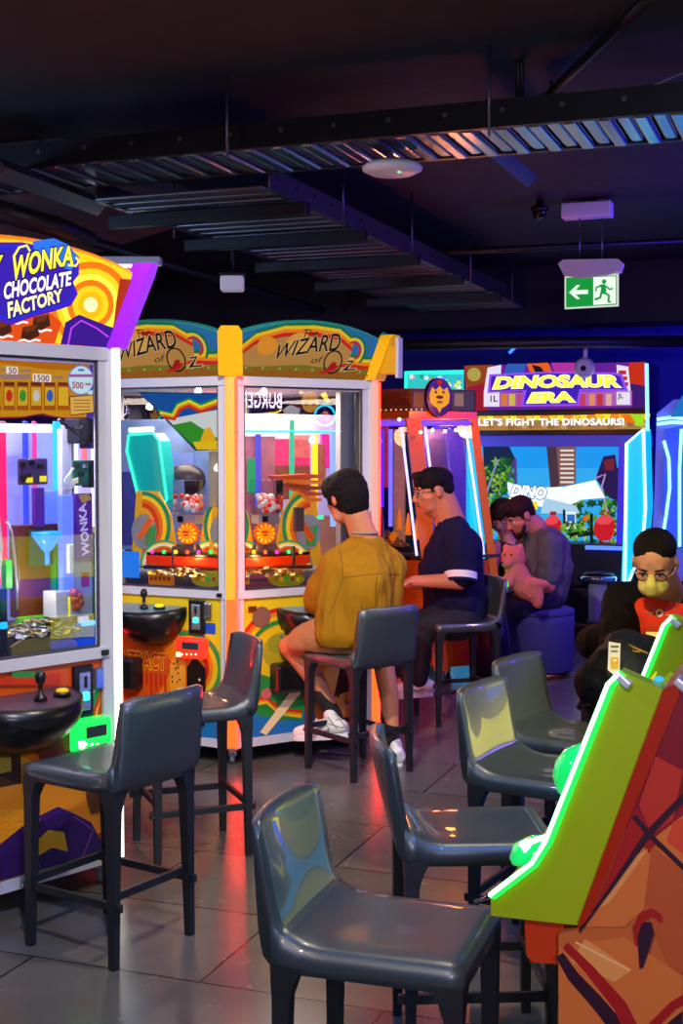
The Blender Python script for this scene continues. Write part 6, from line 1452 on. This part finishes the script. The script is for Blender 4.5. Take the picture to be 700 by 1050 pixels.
face_bits(HP, Rh, P4, 1.2, brow='2c1412')
shoe(at(535, 692, D4-.12)+Z*-.02, (-.4, -.9, 0), P4, mat('dark_sneaker', '302840', .6), WSO, 1.0); shoe(at(510, 694, D4+.1), (-.9, -.3, 0), P4, mat('dark_sneaker', '302840', .6), WSO, 1.0)
# plush (rests in his arms)
PK = mat('pink_plush_fur', 'e87868', .95, bump=1.0, bscale=160, var=.15)
pl_ = thing('plush_toy', 'salmon pink stuffed animal held in the arms of the man in grey', 'plush toy', at(530, 600, D4-.42))
Dp = D4-.44; S = Blob()
S.ell(at(526, 571, Dp), (.085, .075, .08)); S.ell(at(519, 577, Dp-.06), (.045, .04, .035)); S.ell(at(519, 562, Dp), (.028, .02, .03)); S.ell(at(533, 561, Dp), (.028, .02, .03)); 
S.chain([at(528, 584, Dp), at(535, 600, Dp+.02), at(545, 606, Dp)], [.075, .095, .08]); S.chain([at(525, 590, Dp-.03), at(518, 599, Dp-.06), at(511, 607, Dp-.05)], [.045, .045, .035]); S.chain([at(548, 604, Dp-.02), at(551, 612, Dp-.03), at(551, 619, Dp-.03)], [.055, .045, .036]); S.chain([at(546, 598, Dp-.04), at(557, 599, Dp-.03), at(562, 601, Dp)], [.045, .034, .022])
S.build('plush_body', PK, pl_, vox=.009, smooth=4, disp=.012, dscale=.02)
mb = MB(); mb.ball(at(514, 577, Dp-.105), .01, BLACKP, nu=10, nv=8); mb.build('nose', pl_); 
for x in (517, 524): MB().ball(at(x, 569, Dp-.075), .008, BLACKP, nu=10, nv=8).build('eye', pl_)

# ---------------------------------------------------------------- woman behind him
pw_ = at(519, 620, 10.12); P3 = thing('person', 'woman with brown hair and glasses in a sleeveless black top beside the bearded man', 'person', (pw_.x, pw_.y, 0))
D3 = 10.12; sk = SKIN('d08078'); pel = at(522, 612, D3); che = at(524, 578, D3); nk = at(522, 552, D3); hc = at(515, 530, D3-.03)
B = Blob(); Rh = frame((-.45, -.78, -.45)); HP = head(B, hc, Rh, 1.12)
B.cap(hc + Rh @ Vector((0, -.03, -.05)), .055, nk, .06); B.cap(nk, .055, che, .1); B.cap(che, .12, pel, .15)
shN = at(508, 562, D3-.1); elN = at(503, 590, D3-.2); wrN = at(507, 600, D3-.42); shF = at(539, 560, D3+.1); elF = at(544, 590, D3); wrF = at(528, 602, D3-.3)
B.chain([shN, elN, wrN], [.055, .045, .03]); hand(B, wrN, (.2, -1, -.1), Z, .95, curl=.5, side=1); B.chain([shF, elF, wrF], [.05, .042, .03]); hand(B, wrF, (-.6, -1, 0), Z, .95, curl=.5, side=-1)
kn1 = at(505, 640, D3-.35); an1 = at(508, 690, D3-.3); kn2 = at(530, 642, D3-.35); an2 = at(528, 690, D3-.3)
for (a_, k_, n_) in ((pel+Vector((-.08, 0, -.04)), kn1, an1), (pel+Vector((.08, 0, -.04)), kn2, an2)): B.chain([a_, k_], [.095, .06]); B.chain([k_, n_], [.055, .035])
B.build('body', sk, P3, vox=.009, smooth=3)
S = Blob(); S.chain([pel, che, nk + Z*-.1], [.16, .145, .09]); S.cap(che + Vector((-.09, 0, .05)), .07, che + Vector((.09, 0, .05)), .07); S.cap(shN + Vector((.05, 0, .0)), .045, nk + Vector((-.04, 0, -.06)), .045); S.cap(shF + Vector((-.04, 0, .0)), .045, nk + Vector((.04, 0, -.06)), .045)
S.build('sleeveless_top', mat('black_knit', '100e16', .8, bump=.2, bscale=200), P3, vox=.01, smooth=4, disp=.015, dscale=.08, cut=[(nk + Z*-.02, (0, 0, 1))])
S = Blob(); S.ell(pel + Z*-.04, (.17, .16, .12))
for (a_, k_, n_) in ((pel+Vector((-.08, 0, -.04)), kn1, an1), (pel+Vector((.08, 0, -.04)), kn2, an2)): S.chain([a_, k_], [.11, .08]); S.chain([k_, k_*.08+n_*.92], [.075, .055])
S.build('trousers', mat('dark_violet_trousers', '1e1838', .8, bump=.2, bscale=200), P3, vox=.011, smooth=3)
BR2 = HAIR('301818'); S = Blob(); S.ell(hc + Rh @ Vector((0, -.02, .045)), (.1, .118, .095), Rh); S.chain([hc + Rh @ Vector((-.078, -.02, .02)), hc + Rh @ Vector((-.085, -.02, -.09)), hc + Rh @ Vector((-.07, -.05, -.16))], [.028, .032, .02]); S.chain([hc + Rh @ Vector((.078, -.02, .02)), hc + Rh @ Vector((.085, -.02, -.09)), hc + Rh @ Vector((.07, -.05, -.16))], [.028, .032, .02]); S.cap(hc + Rh @ Vector((0, -.07, 0)), .07, hc + Rh @ Vector((0, -.08, -.12)), .055)
S.build('hair', BR2, P3, vox=.008, smooth=3, disp=.012, dscale=.02)
face_bits(HP, Rh, P3, 1.12, lips='c04858', brow='301818'); glasses(HP, Rh, P3, 1.12, mat('thin_metal_frame', 'a09098', .3, metal=.8))
for (a_, dx) in ((an1, 0), (an2, 0)): shoe(Vector((a_.x, a_.y-.03, .0)), (-.2, -1, 0), P3, mat('dark_sneaker', '302840', .6), WSO, .92)
cs = Vector((pel.x, pel.y+.05, 0)); pf2 = copy_tree(pf); pf2.location = cs; pf2['label'] = 'round pouf stool under the woman, behind the other pouf'; pf2['group'] = 'round poufs'; pf['group'] = 'round poufs'
# green lit control panel in front of them
gp0 = at(506, 607, 8.98); gb = thing('green_lit_control_panel', 'dark control box with green glowing dome between the couple and the pusher', 'control panel', Vector((gp0.x, gp0.y, 0)))
MB().lathe([(0, 0), (.1, .01), (.1, .03), (.09, .05), (.04, .07), (0, .075)], mat('green_dome_lit', '108040', .15, emit=1.3, ecol='10ff60'), at(506, 603, 8.98), 24).build('green_dome', gb)
MB().lathe([(.14, -.03), (.15, -.01), (.13, .005)], BLACKP, at(506, 604, 8.98), 24).build('rim', gb)
q_ = at(506, 606, 8.98); MB().tube([Vector((q_.x, q_.y, 0)), Vector((q_.x, q_.y, q_.z-.02))], [.16, .07], DBL, n=20).build('pedestal', gb)

# ---------------------------------------------------------------- masked man at right
P5 = thing('person', 'man in black jacket and orange shirt with yellow face mask reading in his hands', 'person', (1.36, 5.85, 0))
D5 = 5.75; sk = SKIN('e0a880'); pel = Vector((1.36, 5.9, .72)); hc = at(671, 577, 5.55); nk = at(683, 606, 5.68); che = at(684, 640, 5.72)
fw = Vector((-.32, -.95, 0)).normalized(); rt = fw.cross(Z)
B = Blob(); Rh = frame((-.34, -.80, -.52)); HP = head(B, hc, Rh, 1.14)
B.cap(hc + Rh @ Vector((0, -.045, -.04)), .068, nk, .075); B.cap(nk, .066, che, .12); B.cap(che, .14, pel, .15)
shW = at(640, 620, 5.76); elW = at(634, 668, 5.56); wrW = at(645, 658, 5.35); shE = at(724, 618, 5.84); elE = at(722, 668, 5.6); wrE = at(690, 662, 5.36)
B.chain([shW, elW, wrW], [.058, .05, .034]); hand(B, wrW, (.75, -.4, -.15), (0, -.3, 1), curl=.7, side=-1); B.chain([shE, elE, wrE], [.058, .05, .034]); hand(B, wrE, (-.75, -.4, -.15), (0, -.3, 1), curl=.7, side=1)
kn1 = pel + fw*.4 + rt*.14 + Z*-.05; kn2 = pel + fw*.4 - rt*.14 + Z*-.05; an1 = kn1 + Vector((0, .08, -.38)); an2 = kn2 + Vector((0, .08, -.38))
for (a_, k_, n_) in ((pel+rt*.09+Z*-.03, kn1, an1), (pel-rt*.09+Z*-.03, kn2, an2)): B.chain([a_, k_], [.1, .065]); B.chain([k_, n_], [.06, .04])
B.build('body', sk, P5, vox=.008, smooth=3)
S = Blob(); S.chain([pel+fw*.05, che + Z*-.03+fw*.05, nk + Z*-.07], [.17, .165, .09]); S.cap(che + rt*.08 + Z*.04+fw*.06, .1, che - rt*.08 + Z*.04+fw*.06, .1)
ORT = mat('orange_red_cotton', 'e83808', .7, bump=.15, bscale=200, var=.08)
ot = S.build('t_shirt', ORT, P5, vox=.01, smooth=4, disp=.015, dscale=.08, cut=[(nk + Z*-.005, (0, -.35, 1))])
JK = cloth('black_jacket', '070808', (9, 9, 5), .8, .6, .8)
S = Blob(); S.chain([pel - fw*.04, che - fw*.06, nk + Z*-.07 - fw*.04], [.2, .185, .1]); 
for (sh_, el_, wr_, sg) in ((shW, elW, wrW, 1), (shE, elE, wrE, -1)):
    S.chain([sh_, el_, wr_*.85+el_*.15], [.1, .088, .06]); S.chain([nk + Z*-.04 + rt*sg*-.0 - fw*.02, sh_ + Z*.01], [.075, .1])
    sd = (sh_-che); sd.z = 0; sd.normalize()
    S.chain([sh_*.8 + nk*.2 + Z*-.04 + fw*.03, che + sd*.2 + fw*.07 + Z*-.02, pel + sd*.21 + fw*.08 + Z*.06], [.07, .075, .08])
jko = S.build('jacket', JK, P5, vox=.011, smooth=4, disp=.022, dscale=.08)
a_ = None
mb = MB(); cc = at(677, 634, 5.50)
sf = Surf(ot); WP = mat('white_shirt_print', 'f8e8d0', .6); n_ = 20
em = sf.patch([(676+4*cos(2*pi*k/n_), 629+4.2*sin(2*pi*k/n_)) for k in range(n_)], WP, 'shirt_emblem')
sf.patch([(676+2*cos(2*pi*k/n_), 629+2.1*sin(2*pi*k/n_)) for k in range(n_)], ORT, 'emblem_centre', lift=.005)
sf.line([(664, 628.5), (670, 628.8)], .0025, WP, 'shirt_print'); sf.line([(682, 630.5), (692, 632.5)], .0025, WP, 'shirt_print')
S = Blob(); S.ell(pel + Z*-.04, (.19, .17, .12))
for (a_, k_, n_) in ((pel+rt*.09+Z*-.03, kn1, an1), (pel-rt*.09+Z*-.03, kn2, an2)): S.chain([a_, k_], [.125, .09]); S.chain([k_, k_*.08+n_*.92], [.085, .062])
S.build('trousers', mat('black_trousers', '14131f', .8, bump=.2, bscale=200), P5, vox=.011, smooth=3, disp=.01, dscale=.07)
for a__ in (an1, an2): shoe(a__ + Vector((0, 0, -.11)), fw, P5, mat('dark_sneaker', '302840', .6), WSO, 1.0)
S = Blob(); S.ell(hc + Rh @ Vector((0, -.03, .058)), (.092, .106, .075), Rh); S.ell(hc + Rh @ Vector((0, -.065, .0)), (.082, .054, .072), Rh)
S.build('hair', HAIR('14120e'), P5, vox=.006, smooth=5, disp=.003, dscale=.02)
face_bits(HP, Rh, P5, 1.14); glasses(HP, Rh, P5, 1.14)
S = Blob(); S.ell(HP(0, .062, -.058), (.066, .056, .05), Rh); S.chain([HP(0, .088, -.008), HP(0, .1, -.03), HP(0, .1, -.055)], [.018, .026, .028])
mk = S.build('face_mask', mat('yellow_green_mask', 'f0f080', .7, bump=.3, bscale=60), P5, vox=.006, smooth=4)
for sx in (-1, 1): MB().tube([HP(sx*.05, .06, -.045), HP(sx*.074, .02, -.02), HP(sx*.082, -.02, .0)], .0018, mat('white_elastic', 'f0f0e0', .6), n=5).build('ear_loop', mk)
# phone in his hands
ph = thing('mobile_phone', 'yellow lit phone in the hands of the masked man', 'phone', at(672, 659, 5.28))
MB().box(at(672, 659, 5.27), (.075, .15, .009), mat('phone_case', '303030', .3), frame((.1, .9, .5)), bevel=.003).build('phone_body', ph)
MB().box(at(672, 658.5, 5.262), (.066, .135, .004), lit('ffd860', 1.0), frame((.1, .9, .5)), bevel=.001).build('screen', ph)
# backpack on his lap
bpk = thing('backpack', 'dark grey and black backpack with a white tag on the lap of the masked man', 'backpack', at(640, 700, 5.3))
Db = 5.22; S = Blob(); S.chain([at(640, 668, Db+.06), at(638, 690, Db), at(640, 715, Db)], [.09, .14, .13]); S.chain([at(662, 670, Db+.05), at(665, 700, Db)], [.08, .13])
S.build('main_pocket', cloth('slate_grey_nylon', '30363f', (12, 12, 6), .7, .5, .6), bpk, vox=.01, smooth=5, disp=.02, dscale=.08)
S = Blob(); S.chain([at(620, 682, Db-.03), at(612, 700, Db-.04), at(618, 722, Db-.03)], [.07, .095, .07]); S.chain([at(618, 690, Db-.05), at(625, 715, Db-.09)], [.06, .08])
S.build('side_pocket', cloth('black_ripstop_nylon', '0a0a0c', (12, 12, 6), .7, .5, .6), bpk, vox=.01, smooth=4, disp=.015, dscale=.06)
MB().tube([at(614, 676, Db-.04), at(604, 692, Db-.05), at(600, 712, Db-.05), at(593, 727, Db-.05)], [.012, .012, .01, .012], mat('black_nylon', '101014', .5, bump=.2, bscale=200), n=8).build('strap', bpk)
MB().tube([at(593, 727, Db-.05), at(602, 722, Db-.07), at(610, 726, Db-.08)], .008, BLACKP, n=8).build('strap_end', bpk)
MB().tube([at(643, 660, Db-.02), at(650, 668, Db-.1), at(656, 668, Db-.12)], .004, mat('yellow_cord', 'd8b018', .5), n=6).build('zip_cord', bpk)
MB().tube([at(640, 659, Db-.03), at(652, 665, Db-.11), at(664, 670, Db-.13)], .004, mat('yellow_cord', 'd8b018', .5), n=6).build('zip_cord', bpk)
tg_ = MB(); q = [at(624, 658, Db-.19), at(636, 660, Db-.19), at(635, 690, Db-.19), at(629, 692, Db-.19), at(623, 687, Db-.19)]; tg_.prism(q, (0, .006, 0), mat('cream_tag', 'e8e0c0', .6, emit=.1, ecol='e8e0c0')); tgo = tg_.build('luggage_tag', bpk)
a = Art(Face(at(623, 690, Db-.1915), (1, 0, 0)), 0.0005, 'px'); a.rect(626, 674, 634, 686, paint('d8a818')); a.rect(626, 662, 634, 664, paint('505050')); a.rect(626, 667, 633, 668.5, paint('505050')); a.rect(628, 676, 632, 678, paint('f0ead0')); a.build('tag_print', tgo)
